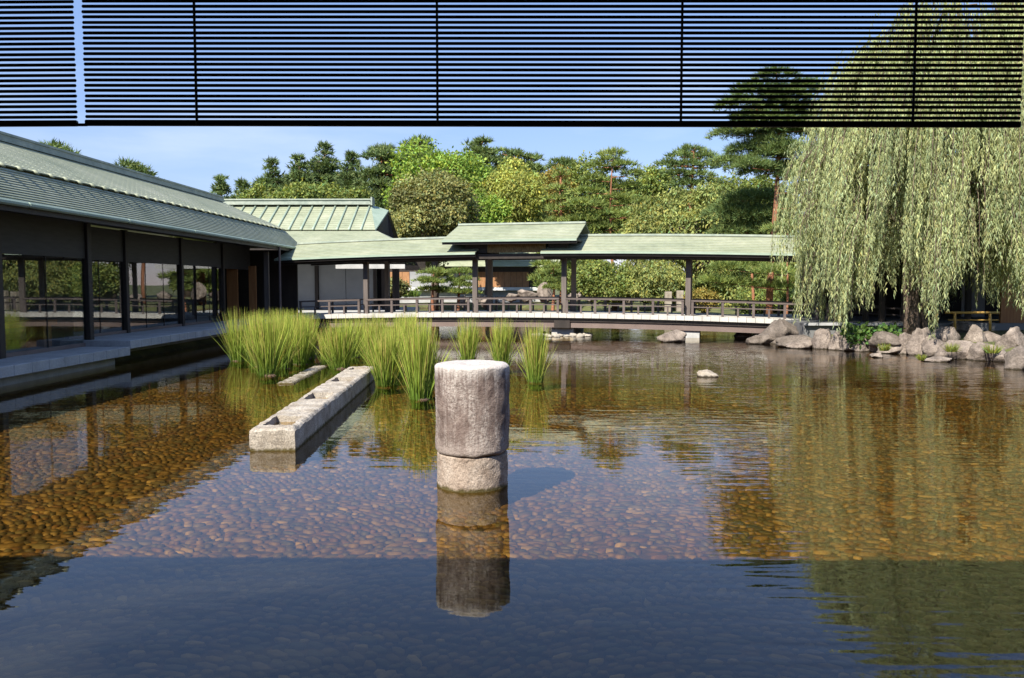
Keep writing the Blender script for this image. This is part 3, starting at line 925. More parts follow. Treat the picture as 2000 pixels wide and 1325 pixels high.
# ------------------------------------------------------------------ covered bridge
BA = math.radians(13.0)
BP0 = Vector((1.56, 32.4, 0))
BU = Vector((math.cos(BA), -math.sin(BA), 0)); BV = Vector((math.sin(BA), math.cos(BA), 0))
BW = 2.6
def zd(s): return 0.885 - 0.0017 * (s + 1.2) ** 2
def bp(s, t, z): return BP0 + BU * s + BV * t + Vector((0, 0, z))
bridge = thing('covered_bridge', 'low arched covered bridge with green copper roof crossing the pond', 'bridge', BP0)
S0, S1 = -12.2, 12.4
def obox(s0, s1, t0, t1, za, zb, arch=True):
    V = []
    for z in (za, zb):
        for (s, t) in ((s0, t0), (s1, t0), (s1, t1), (s0, t1)):
            V.append(bp(s, t, z + (zd(s) if arch else 0)))
    return V
def barch(name, mat, s0, s1, t0, t1, za, zb, n=12, par=None):
    V, Fc = [], []
    for i in range(n + 1):
        s = s0 + (s1 - s0) * i / n
        za_ = za(s) if callable(za) else za
        for (t, z) in ((t0, za_), (t1, za_), (t1, zb), (t0, zb)):
            V.append(bp(s, t, z + zd(s)))
    for i in range(n):
        o = i * 4
        for k in range(4): Fc.append((o + k, o + (k + 1) % 4, o + 4 + (k + 1) % 4, o + 4 + k))
    Fc += [(3, 2, 1, 0), (n * 4, n * 4 + 1, n * 4 + 2, n * 4 + 3)]
    return mk(name, V, Fc, mat, par or bridge)
# deck edge slabs, front and back, with open joints; flat paving between
deck_p = part('deck', bridge)
s = S0; k = 0
while s < S1 - 0.1:
    for (t0, t1) in ((-0.38, 0.12), (BW - 0.1, BW + 0.36)):
        V = obox(s + 0.006, s + 0.312, t0, t1, -0.165, 0.0 + 0.003 * ((k * 7) % 3))
        mk('deck_slab', V, BOXF, M['deck'], deck_p)
    s += 0.318; k += 1
barch('deck_paving', M['deck'], S0, S1, 0.125, BW - 0.105, -0.16, -0.006, 16, deck_p)
barch('edge_beam', M['darkwood'], S0, S1, -0.26, BW + 0.24, -0.31, -0.168, 16)
PS = [-8.33, -3.62, 0.0, 4.75, 9.5]
def girder(s0, s1):
    mid = (s0 + s1) / 2
    f = lambda s: -0.40 - 0.15 * math.sin(math.pi * (s - s0) / (s1 - s0)) ** 0.6 if s0 < s < s1 else -0.40
    barch('girder', M['brownsteel'], s0, s1, -0.2, -0.12, lambda s: -0.55, -0.312, 10)
    barch('girder', M['brownsteel'], s0, s1, BW + 0.08, BW + 0.16, lambda s: -0.55, -0.312, 10)
girder(S0, -0.32); girder(0.32, S1)
# posts
for i, s in enumerate(PS):
    for t in (0.16, BW - 0.16):
        w_ = 0.095
        mk('post', obox(s - w_, s + w_, t - w_, t + w_, 0.0, 2.45), BOXF, M['postwood'], bridge)
# railing: top rail, middle rail, alternating tall and short balusters
def railing(t):
    rg = part('railing', bridge)
    segs = [(-11.2, -8.46), (-8.2, -3.75), (-3.49, -0.13), (0.13, 4.62), (4.88, 9.37), (9.63, 12.2)]
    for (a, b_) in segs:
        barch('top_rail', M['railwood'], a, b_, t - 0.05, t + 0.05, 0.535, 0.60, 4, rg)
        barch('middle_rail', M['railwood'], a, b_, t - 0.025, t + 0.025, 0.315, 0.355, 4, rg)
        n = max(2, round((b_ - a) / 0.62))
        if n % 2: n += 1
        for k in range(n + 1):
            s = a + 0.05 + (b_ - a - 0.1) * k / n
            if k % 2 == 0:
                mk('baluster', obox(s - 0.045, s + 0.045, t - 0.035, t + 0.035, 0.0, 0.535), BOXF, M['railwood'], rg)
            else:
                mk('baluster', obox(s - 0.032, s + 0.032, t - 0.03, t + 0.03, 0.0, 0.315), BOXF, M['railwood'], rg)
railing(-0.2); railing(BW + 0.2)
# roofs: two low wings and one raised middle, all in horizontal copper courses
def bridge_roof(s0, s1, t0, z0, tr, zr, n, ridge=True, arch=True, eave_th=0.07):
    rp = part('roof', bridge)
    ns = 14
    ss = [s0 + (s1 - s0) * i / ns for i in range(ns + 1)]
    za = lambda s: zd(s) if arch else zd(-1.5)
    for side in (0, 1):
        ta, tb = (t0, tr) if side == 0 else (2 * tr - t0, tr)
        for i in range(n if side == 0 else 2):
            m = n if side == 0 else 2
            a, b_ = i / m, (i + 1) / m
            L = [bp(s, ta + (tb - ta) * a, za(s) + z0 + (zr - z0) * a) for s in ss]
            U = [bp(s, ta + (tb - ta) * b_, za(s) + z0 + (zr - z0) * b_) for s in ss]
            v, f = slab_strip(L, U, 0.02, 0.03)
            mk('roof_course', v, f, M['copper'], rp)
    sa, sb = s0, s1
    def strip(name, mat, t_a, t_b, zl, zh):
        V, Fc = [], []
        for s in ss:
            for (t, z) in ((t_a, zl), (t_b, zl), (t_b, zh), (t_a, zh)):
                V.append(bp(s, t, z + za(s)))
        for i in range(ns):
            o = i * 4
            for k in range(4): Fc.append((o + k, o + (k + 1) % 4, o + 4 + (k + 1) % 4, o + 4 + k))
        Fc += [(3, 2, 1, 0), (ns * 4, ns * 4 + 1, ns * 4 + 2, ns * 4 + 3)]
        mk(name, V, Fc, mat, rp)
    strip('eave_lip', M['copper_edge'], t0 - 0.05, t0 + 0.02, z0 - eave_th, z0 + 0.005)
    strip('eave_board', M['darkwood'], t0 + 0.03, t0 + 0.12, z0 - 0.16, z0 - 0.035)
    strip('ridge_cap', M['ridge'], tr - 0.12, tr + 0.12, zr + 0.0, zr + 0.075)
    strip('soffit', M['darkwood'], t0 + 0.13, 2 * tr - t0 - 0.13, z0 - 0.06, z0 - 0.02)
TR = BW / 2
bridge_roof(-12.0, -3.35, -0.75, 2.36, TR, 3.06, 10)
bridge_roof(-0.75, 12.4, -0.75, 2.36, TR, 3.06, 10)
bridge_roof(-4.65, 0.67, -0.95, 2.83, TR, 3.56, 10, arch=False)
barch('eave_beam', M['eavewood'], -12.0, 12.4, -0.02, 0.2, 2.16, 2.33, 14)
barch('eave_beam', M['darkwood'], -12.0, 12.4, BW - 0.2, BW + 0.02, 2.16, 2.33, 14)
barch('fascia_beam', M['darkwood'], -11.9, 12.4, -0.45, -0.35, 2.12, 2.315, 14)
# golden woven panel under the raised roof and dark returns beside it
mk('woven_panel', obox(-2.95, -0.62, -0.42, -0.38, 2.36, 2.72), BOXF, M['lattice'], bridge)
mk('gable_infill', obox(-3.9, -3.0, -0.3, -0.26, 2.36, 2.8), BOXF, M['darkwood'], bridge)
mk('gable_infill', obox(-0.55, 0.25, -0.3, -0.26, 2.36, 2.8), BOXF, M['darkwood'], bridge)
# piers
mk('pier_bracket', obox(-0.31, 0.31, -0.28, BW + 0.2, -0.56, -0.17), BOXF, M['darkwood'], bridge)
mk('pier', [p for p in obox(-0.46, 0.40, 0.0, BW, -1.2, -0.57)], BOXF, M['concrete'], bridge)
mk('pier', obox(4.35, 5.2, -0.12, BW, -1.2, -0.56), BOXF, M['concrete'], bridge)
mk('pier', obox(-8.8, -7.9, 0.0, BW, -1.2, -0.56), BOXF, M['concrete'], bridge)

# ------------------------------------------------------------------ rocks
def rock_mesh(seed, sx, sy, sz, mat, name='boulder', flat=0.0, point=0.0, sub=3):
    """Faceted rock: sphere cut by random planes, roughened by noise."""
    rng = np.random.default_rng(seed)
    n1, n2 = (20, 32) if name == 'boulder' else (8, 12)
    V = []
    for i in range(n1 + 1):
        ph = math.pi * i / n1 - math.pi / 2
        for j in range(n2):
            th = 2 * math.pi * j / n2
            V.append((math.cos(ph) * math.cos(th), math.cos(ph) * math.sin(th), math.sin(ph)))
    V = np.array(V)
    for _ in range(19):
        n = rng.normal(0, 1, 3); n[2] *= 0.8; n /= np.linalg.norm(n)
        dcut = rng.uniform(0.5, 0.84)
        over = V @ n - dcut
        V = V - np.where(over > 0, over, 0)[:, None] * n * 0.95
    off = rng.uniform(-50, 50, 3)
    out = []
    for p in V:
        q = Vector(p * 1.7 + off)
        d_ = 0.12 * mnoise.noise(q) + 0.10 * (0.5 - abs(mnoise.noise(q * 2.3))) + 0.06 * mnoise.noise(q * 5.1) + 0.03 * mnoise.noise(q * 11.0)
        out.append(p * (1 + d_ * 1.5))
    V = np.array(out)
    if point:
        zz = np.clip(V[:, 2], 0, 1)
        V[:, 0] *= 1 - point * zz; V[:, 1] *= 1 - point * zz
    V *= np.array((sx, sy, sz))
    Fc = []
    for i in range(n1):
        for j in range(n2):
            j2 = (j + 1) % n2
            Fc.append((i * n2 + j, i * n2 + j2, (i + 1) * n2 + j2, (i + 1) * n2 + j))
    me = meshdata(name, V, np.array(Fc), mat)
    return me

def rock(seed, x, yw, wpx, ytop, label, h=0.0, mat='rock', depth=0.8, group=None, name='boulder', point=0.0, rotz=None, Y=None, cat='rock'):
    p = W(x, yw, h=h) if Y is None else W(x, yw, Y=Y)
    sx = wpx / F_PX * p.y / 2
    top = W(x, ytop, Y=p.y).z
    hh = top - p.z
    sz = hh / 0.72 * 0.62
    me = rock_mesh(seed, sx * 1.12, sx * depth * 1.12, sz * 1.02, M[mat], name, point=point)
    o = bpy.data.objects.new(name, me)
    COL.objects.link(o)
    o.location = (p.x, p.y + sx * depth * 0.55, p.z + hh * 0.28)
    o.rotation_euler = (0, 0, random.uniform(-0.5, 0.5) if rotz is None else rotz)
    tag(o, label, cat, group)
    ORG[o] = Vector(o.location)
    return o

SH = 'boulders along the right bank'
rocks = [
    (1533, 672, 118, 628, 'big rounded dark boulder at the right foot of the bridge', 'rock_dark', 0.0),
    (1482, 672, 62, 655, 'low dark rock in the water left of the big rounded boulder', 'rock_dark', 0.0),
    (1560, 679, 100, 660, 'broad dark ledge just below the big rounded boulder', 'rock_dark', 0.0),
    (1568, 681, 74, 668, 'flat pinkish slab at the waterline, leftmost under the willow', 'rock', 0.0),
    (1612, 682, 46, 638, 'tall pale upright stone behind the trailing willow tips on the left', 'rock', 0.35),
    (1641, 684, 44, 646, 'upright stone right of the tall pale one under the willow', 'rock', 0.2),
    (1664, 686, 46, 661, 'squat wedge rock at the waterline, third rock from the willow left edge', 'rock', 0.0),
    (1690, 687, 40, 654, 'blocky pink rock left of the dark cleft in the shore row', 'rock', 0.0),
    (1715, 688, 38, 656, 'leaning rock right of the dark cleft in the shore row', 'rock', 0.2),
    (1742, 691, 54, 668, 'low rounded rock below the willow trunk at the waterline', 'rock', 0.0),
    (1776, 692, 46, 652, 'grooved upright rock just right of the willow trunk foot', 'rock', 0.1),
    (1802, 694, 52, 646, 'tall streaked rock second right of the willow trunk', 'rock', 0.2),
    (1832, 697, 70, 660, 'broad sloping rock below the pointed peak rock', 'rock', 0.25),
    (1876, 702, 78, 664, 'cracked layered rock right of the broad sloping one', 'rock', 0.0),
    (1938, 706, 96, 666, 'long layered ledge with grassy tufts at the right waterline', 'rock', 0.0),
    (1992, 722, 60, 682, 'dark rock cut by the right edge nearest the viewer', 'rock_dark', 0.0),
    (1841, 707, 58, 697, 'small flat stone lying in shallow water below the shore row', 'rock', 0.0),
    (1716, 699, 26, 689, 'tiny stone at the waterline under the low rounded rock', 'rock', 0.0),
]
for k, (x, yw, w_, yt, lab, mt, pt) in enumerate(rocks):
    rock(100 + k, x, yw, w_, yt, lab, mat=mt, point=pt, group=SH)
for k, (x, yw, w_, yt, lab, mt, pt, h) in enumerate([
    (1852, 676, 82, 633, 'pointed peak rock, tallest of the right bank', 'rock', 0.55, 0.25),
    (1905, 672, 40, 640, 'upright grey stone right of the pointed peak rock', 'rock', 0.2, 0.3),
    (1938, 674, 88, 645, 'long smooth blue-grey boulder below the bamboo railing', 'rock', 0.0, 0.25),
    (1988, 688, 84, 648, 'large brownish boulder at the right edge above the dark one', 'rock', 0.0, 0.2),
    (1736, 674, 64, 652, 'dark lumpy rock beside the leafy ground cover', 'rock_dark', 0.0, 0.25),
    (1880, 652, 44, 631, 'small shaded rock behind the pointed peak rock', 'rock_dark', 0.1, 0.4),
    (1585, 655, 50, 634, 'shaded rock tucked under the deck edge behind the willow tips', 'rock_dark', 0.0, 0.3)]):
    rock(140 + k, x, yw, w_, yt, lab, h=h, mat=mt, point=pt, group=SH)
rock(170, 1380, 737, 42, 722, 'small pale stone alone in open water right of centre', mat='rock_pale', depth=0.7)
rock(171, 1316, 668, 62, 643, 'craggy grey rock beside the bright bridge pier', mat='rock', depth=0.7)
rock(172, 1452, 660, 44, 651, 'dark low rock under the right end of the bridge', mat='rock_dark')
prng = random.Random(3)
for k in range(34):
    a = prng.uniform(0, 2 * math.pi)
    s, t = math.cos(a) * prng.uniform(0.75, 1.3) - 0.2, math.sin(a) * prng.uniform(0.55, 1.0) + 0.0
    if t > 0.15 and abs(s) < 0.5: t = -0.4
    r = prng.uniform(0.07, 0.16)
    p = bp(s, t, 0)
    me = rock_mesh(200 + k, r * 1.3, r, r * 0.75, M['pebble'], 'pebble')
    o = bpy.data.objects.new('pebble', me); COL.objects.link(o)
    o.location = (p.x, p.y, 0.02 + 0.03 * prng.random())
    tag(o, 'white pebble heaped round the foot of the middle bridge pier', 'pebble', 'white pebbles round the middle bridge pier')

# ------------------------------------------------------------------ stone column and trough in the pond
def drum(name, cx, cy, r0, r1, z0, z1, mat, parent, seed, bev_top, bev_bot, hole=False, amp=0.012):
    nseg = 96
    prof = [(0.0, z1, 1)]
    R = lambda z: r0 + (r1 - r0) * (z - z0) / (z1 - z0)
    for t in (0.15, 0.3, 0.45, 0.6, 0.75, 0.88): prof.append((R(z1) * t * (1 - bev_top / R(z1)) / 0.9, z1, 1))
    for k in range(7):
        a = math.pi / 2 * k / 6
        prof.append((R(z1) - bev_top + bev_top * math.sin(a), z1 - bev_top * 0.75 + bev_top * 0.75 * math.cos(a), 1))
    n = 30
    for k in range(1, n): prof.append((0, z1 - bev_top + (z0 + bev_bot - z1 + bev_top) * k / n, 0))
    for k in range(5):
        a = math.pi / 2 * k / 4
        prof.append((R(z0) - bev_bot + bev_bot * math.cos(a), z0 + bev_bot - bev_bot * math.sin(a), 1))
    prof.append((R(z0) * 0.5, z0, 1))
    V, Fc = [], []
    rng = random.Random(seed)
    off = Vector((rng.uniform(0, 50), rng.uniform(0, 50), rng.uniform(0, 50)))
    for i, (r, z, fixed) in enumerate(prof):
        if not fixed: r = R(z)
        for j in range(nseg):
            a = 2 * math.pi * j / nseg
            p = Vector((math.cos(a) * r, math.sin(a) * r, z))
            q = p * 3.0 + off
            d_ = amp * (mnoise.noise(q) * 1.3 + 0.7 * mnoise.noise(q * 2.6) + 0.4 * mnoise.noise(q * 7))
            rr = r + d_ * (1 if r > 0.1 else 0)
            zz = z + (0.5 * amp * mnoise.noise(Vector((p.x, p.y, 0)) * 6 + off) if r < R(z1) * 0.97 or z > z1 - bev_top else 0)
            if fixed and z < z0 + bev_bot + 0.001: zz += 0.016 * mnoise.noise(Vector((p.x, p.y, 7.0)) * 7 + off)
            if hole and z > z1 - 0.01 and r < 0.12: zz -= 0.05 * (1 - r / 0.12)
            V.append((cx + math.cos(a) * rr, cy + math.sin(a) * rr, zz))
    for i in range(len(prof) - 1):
        for j in range(nseg):
            j2 = (j + 1) % nseg
            Fc.append((i * nseg + j, (i + 1) * nseg + j, (i + 1) * nseg + j2, i * nseg + j2))
    return mk(name, V, np.array(Fc), mat, parent, smooth=True)

pc_ = W(923, 946, h=0.0)
PX, PY = pc_.x, pc_.y
r_lo = 69 / F_PX * PY * 1.005
r_up = 73 / F_PX * PY * 1.005
z_j = W(923, 881, Y=PY).z
z_t = W(923, 709, Y=PY).z
colm = thing('stone_column', 'weathered stone column of two stacked drums standing in the pond', 'column', (PX, PY, 0))
drum('lower_drum', PX, PY, r_lo, r_lo * 0.985, -0.25, z_j, M['granite_low'], colm, 4, 0.02, 0.03)
drum('upper_drum', PX, PY, r_up * 0.985, r_up * 0.99, z_j + 0.004, z_t, M['pillar'], colm, 9, 0.055, 0.045, hole=True, amp=0.010)

def trough():
    a0 = W(487, 876, h=0.0); a1 = W(577, 881, h=0.0)
    e1 = W(733, 741, h=0.0)
    ax = (Vector((e1.x, e1.y, 0)) - Vector((a1.x, a1.y, 0)))
    LEN = ax.length; ax.normalize()
    sd_ = Vector((-ax.y, ax.x, 0))                     # to the left
    WID = 0.545
    top = W(577, 836, Y=a1.y).z
    o3 = Vector((a1.x, a1.y, 0))
    t = thing('stone_trough', 'long granite trough with four square basins lying beside the reeds', 'trough', (a1.x, a1.y, 0))
    nl, nw = 260, 26
    basins = [(0.03, 0.118), (0.335, 0.425), (0.635, 0.725), (0.905, 0.975)]
    V, Fc = [], []
    def nz(p, s, a): return a * mnoise.noise(p * s)
    def edge(p):
        return Vector((nz(p + Vector((9, 0, 0)), 9, 0.012), nz(p + Vector((0, 9, 0)), 9, 0.012), nz(p, 6, 0.016) + nz(p, 22, 0.009)))
    # coordinates along u (0..1 length) and w (0..1 width); top with basins
    ul = sorted(set([i / nl for i in range(nl + 1)] + [b + e for bb in basins for b in bb for e in (-0.0007, 0.0007)]))
    wl_ = sorted(set([i / nw for i in range(nw + 1)] + [0.18 - .01, 0.18 + .01, 0.80 - .01, 0.80 + .01]))
    U_, Wn = len(ul), len(wl_)
    zb = -0.22
    def P(u, w, z):
        q = o3 + ax * (u * LEN) + sd_ * (w * WID); q.z = z
        return q
    for u in ul:
        for w in wl_:
            z = top
            for (b0, b1) in basins:
                if b0 <= u <= b1 and 0.18 <= w <= 0.80:
                    z = top - 0.15
            em = min(u * LEN, (1 - u) * LEN, w * WID, (1 - w) * WID)
            z -= (0.03 + 0.05 * max(0, mnoise.noise(Vector((u * LEN * 2.2, w * 3, 5.0))))) * max(0, 1 - em / 0.05) ** 2
            p = P(u, w, z)
            V.append(p + edge(p))
    for i in range(U_ - 1):
        for j in range(Wn - 1):
            Fc.append((i * Wn + j, (i + 1) * Wn + j, (i + 1) * Wn + j + 1, i * Wn + j + 1))
    # skirts
    per = [(i, 0) for i in range(U_)] + [(U_ - 1, j) for j in range(1, Wn)] + [(i, Wn - 1) for i in range(U_ - 2, -1, -1)] + [(0, j) for j in range(Wn - 2, 0, -1)]
    ring = [i * Wn + j for i, j in per]
    for lv in range(1, 9):
        new = []
        zz = (top - 0.03) + (zb - (top - 0.03)) * lv / 8
        for (i, j) in per:
            p = P(ul[i], wl_[j], zz)
            new.append(len(V)); V.append(p + edge(p) * 1.0)
        m = len(per)
        for k in range(m):
            Fc.append((ring[k], new[k], new[(k + 1) % m], ring[(k + 1) % m]))
        ring = new
    Fc = [tuple(reversed(q)) for q in Fc]
    mk('trough_body', V, Fc, M['granite'], t)
    for (b0, b1) in basins:
        z = top - 0.075
        mk('basin_water', [P(b0, 0.18, z), P(b0, 0.80, z), P(b1, 0.80, z), P(b1, 0.18, z)], [(0, 1, 2, 3)], M['water'], t)
        z = top - 0.125
        mk('basin_silt', [P(b0, 0.18, z), P(b0, 0.80, z), P(b1, 0.80, z), P(b1, 0.18, z)], [(0, 1, 2, 3)], M['silt'], t)
    # low sunken slab beside it
    s0 = W(548, 751, h=0.0); s1 = W(620, 716, h=0.0)
    axs = Vector((s1.x - s0.x, s1.y - s0.y, 0)); ln = axs.length; axs.normalize(); ss_ = Vector((axs.y, -axs.x, 0))
    V, Fc = [], []
    n_, m_ = 80, 10
    for i in range(n_ + 1):
        for j in range(m_ + 1):
            em = min(i / n_ * ln, (1 - i / n_) * ln, j / m_ * 0.42, (1 - j / m_) * 0.42)
            p = Vector((s0.x, s0.y, 0)) + axs * (i / n_ * ln) + ss_ * ((j / m_ - 0.3) * 0.42)
            p.z = 0.028 - 0.16 * max(0, 1 - em / 0.07) ** 2
            V.append(p + edge(p) * 1.2)
    for i in range(n_):
        for j in range(m_):
            Fc.append((i * (m_ + 1) + j, i * (m_ + 1) + j + 1, (i + 1) * (m_ + 1) + j + 1, (i + 1) * (m_ + 1) + j))
    base = len(V)
    per = [(i, 0) for i in range(n_ + 1)] + [(n_, j) for j in range(1, m_ + 1)] + [(i, m_) for i in range(n_ - 1, -1, -1)] + [(0, j) for j in range(m_ - 1, 0, -1)]
    ring = [i * (m_ + 1) + j for i, j in per]
    for r_ in ring:
        p = V[r_].copy(); p.z = -0.25; V.append(p)
    for k in range(len(ring)):
        k2 = (k + 1) % len(ring)
        Fc.append((ring[k], base + k, base + k2, ring[k2]))
    o = mk('stone_slab', V, Fc, M['granite'], origin=(s0.x, s0.y, 0))
    tag(o, 'long narrow stone slab barely breaking the water left of the trough', 'slab')
trough()

# ------------------------------------------------------------------ reeds
def reed_clump(x, yb, ytop, wpx, nb, seed, label, group):
    rng = np.random.default_rng(seed)
    p = W(x, yb, h=0.0)
    Hh = W(x, ytop, Y=p.y).z
    rad = wpx / F_PX * p.y / 2
    t = thing('reed_clump', label, 'reeds', (p.x, p.y, 0), group)
    n = nb
    a = rng.uniform(0, 2 * math.pi, n); br = np.sqrt(rng.uniform(0, 1, n)) * min(0.2, rad * 0.42)
    base = np.stack([p.x + np.cos(a) * br, p.y + np.sin(a) * br, np.full(n, -0.15)], 1)
    lean = np.abs(rng.normal(0, 0.5, n)) * rad
    lean = np.where(rng.uniform(0, 1, n) < 0.06, rad * rng.uniform(0.9, 1.7, n), lean)
    la = a + rng.normal(0, 0.6, n)
    hh = Hh * (0.45 + 0.62 * rng.uniform(0, 1, n) ** 0.6) * (1 - 0.12 * (lean / (rad + 1e-6)) ** 2)
    hh = np.maximum(hh, Hh * 0.35)
    ld = np.stack([np.cos(la) * lean, np.sin(la) * lean], 1)
    side = np.stack([-np.sin(a + rng.uniform(-1.5, 1.5, n)), np.cos(a + rng.uniform(-1.5, 1.5, n)), np.zeros(n)], 1)
    lv = [0.0, 0.35, 0.7, 1.0]
    wd = np.array([0.8, 1.0, 0.75, 0.08]) * 0.0125
    V = []
    for k, u in enumerate(lv):
        c = base.copy()
        c[:, :2] += ld * (u ** 1.35)[..., None] if False else ld * (u ** 1.35)
        c[:, 2] = -0.15 + (hh + 0.15) * u
        V.append(c - side * wd[k] / 2); V.append(c + side * wd[k] / 2)
    V = np.stack(V, 1)                                   # n, 8, 3
    Fq = np.array([(0, 1, 3, 2), (2, 3, 5, 4), (4, 5, 7, 6)])
    Fc = (Fq[None] + (np.arange(n) * 8)[:, None, None]).reshape(-1, 4)
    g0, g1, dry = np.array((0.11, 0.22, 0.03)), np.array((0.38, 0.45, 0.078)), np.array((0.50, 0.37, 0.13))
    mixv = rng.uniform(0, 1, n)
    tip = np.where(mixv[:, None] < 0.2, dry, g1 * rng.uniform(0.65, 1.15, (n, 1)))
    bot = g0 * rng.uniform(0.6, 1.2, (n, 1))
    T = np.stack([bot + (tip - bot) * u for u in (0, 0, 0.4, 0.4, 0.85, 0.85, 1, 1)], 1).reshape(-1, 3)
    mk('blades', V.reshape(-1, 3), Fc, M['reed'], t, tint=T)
    me = rock_mesh(seed + 900, min(0.3, rad * 0.6), min(0.3, rad * 0.6), 0.1, M['soil'], 'root_mound')
    o = inst('root_mound', me, t, (p.x, p.y, -0.03))
    return t
RG = 'reed clumps growing in the pond'
clumps = [
    # x, base y, top y, width px, blades, label
    (585, 686, 606, 56, 230, 'reed clump at the back of the left bed, against the dark porch'),
    (548, 692, 604, 60, 240, 'tall reed clump at the back middle of the left bed'),
    (505, 694, 608, 56, 230, 'reed clump behind the leftmost one, beside the gallery terrace'),
    (602, 700, 612, 54, 240, 'reed clump on the right rim of the left bed'),
    (560, 706, 606, 66, 280, 'reed clump in the middle of the left bed'),
    (467, 705, 602, 66, 190, 'leftmost reed clump, spreading by the gallery terrace'),
    (588, 712, 616, 56, 240, 'reed clump front right in the left bed'),
    (500, 716, 612, 48, 180, 'small reed clump between the leftmost and the front one of the left bed'),
    (550, 720, 610, 64, 280, 'reed clump close behind the front one of the left bed'),
    (524, 733, 607, 82, 380, 'big front reed clump of the left bed'),
    (740, 682, 612, 56, 220, 'reed clump at the back of the middle bed below the bridge deck'),
    (712, 690, 618, 54, 220, 'reed clump at the middle of the middle bed'),
    (690, 698, 620, 56, 230, 'reed clump behind the front one of the middle bed'),
    (638, 712, 640, 46, 140, 'small sparse reed clump at the left of the middle bed'),
    (728, 704, 632, 48, 190, 'reed clump right of the middle bed behind the trough end'),
    (664, 720, 622, 72, 340, 'front reed clump of the middle bed, left of the trough end'),
    (800, 694, 608, 58, 230, 'rearmost reed clump of the right bed'),
    (792, 706, 612, 62, 260, 'reed clump second from the back of the right bed'),
    (785, 720, 618, 62, 270, 'reed clump in the middle of the right bed'),
    (770, 736, 632, 62, 270, 'reed clump just behind the front left one of the right bed'),
    (756, 752, 642, 80, 360, 'front left reed clump of the right bed, by the trough end'),
    (834, 764, 628, 48, 220, 'reed clump half hidden behind the stone column left side'),
    (820, 780, 622, 70, 340, 'nearest reed clump, just left of the stone column'),
    (914, 712, 622, 56, 280, 'single reed clump above the left of the stone column top'),
    (980, 716, 622, 56, 290, 'single reed clump above the right of the stone column top'),
    (1046, 746, 632, 58, 320, 'single reed clump standing alone right of the stone column'),
]
for k, (x, yb, yt, wp, nb, lab) in enumerate(clumps):
    reed_clump(x, yb, yt, wp, int(nb * 1.7), 300 + k, lab, RG)

# ------------------------------------------------------------------ trees
def nrm(v): return v / np.maximum(np.linalg.norm(v, axis=1, keepdims=True), 1e-9)

def leaf_mesh(name, P, D, S, L, Wd, tint, mat, parent):
    n = len(P)
    L = np.asarray(L).reshape(-1, 1); Wd = np.asarray(Wd).reshape(-1, 1)
    bend = np.cross(D, S) * L * 0.12
    V = np.stack([P, P + D * L * 0.5 + S * Wd * 0.5 + bend, P + D * L, P + D * L * 0.5 - S * Wd * 0.5 + bend], 1).reshape(-1, 3)
    Fc = np.arange(n * 4).reshape(n, 4)
    return mk(name, V, Fc, mat, parent, tint=np.repeat(tint, 4, 0))

def needle_mesh(name, P, D, L, Wd, tint, mat, parent):
    n = len(P)
    S = nrm(np.cross(D, RNG.normal(0, 1, (n, 3))))
    L = np.asarray(L).reshape(-1, 1)
    V = np.stack([P - S * Wd / 2, P + S * Wd / 2, P + D * L], 1).reshape(-1, 3)
    Fc = np.arange(n * 3).reshape(n, 3)
    return mk(name, V, Fc, mat, parent, tint=np.repeat(tint, 3, 0))

def tints(rng, n, lo=0.6, hi=1.35, warm=0.12):
    b = rng.uniform(lo, hi, (n, 1))
    w = rng.normal(0, warm, (n, 1))
    return np.clip(b * np.concatenate([1 + w, 1 + 0 * w, 1 - w], 1), 0.1, 2.5)

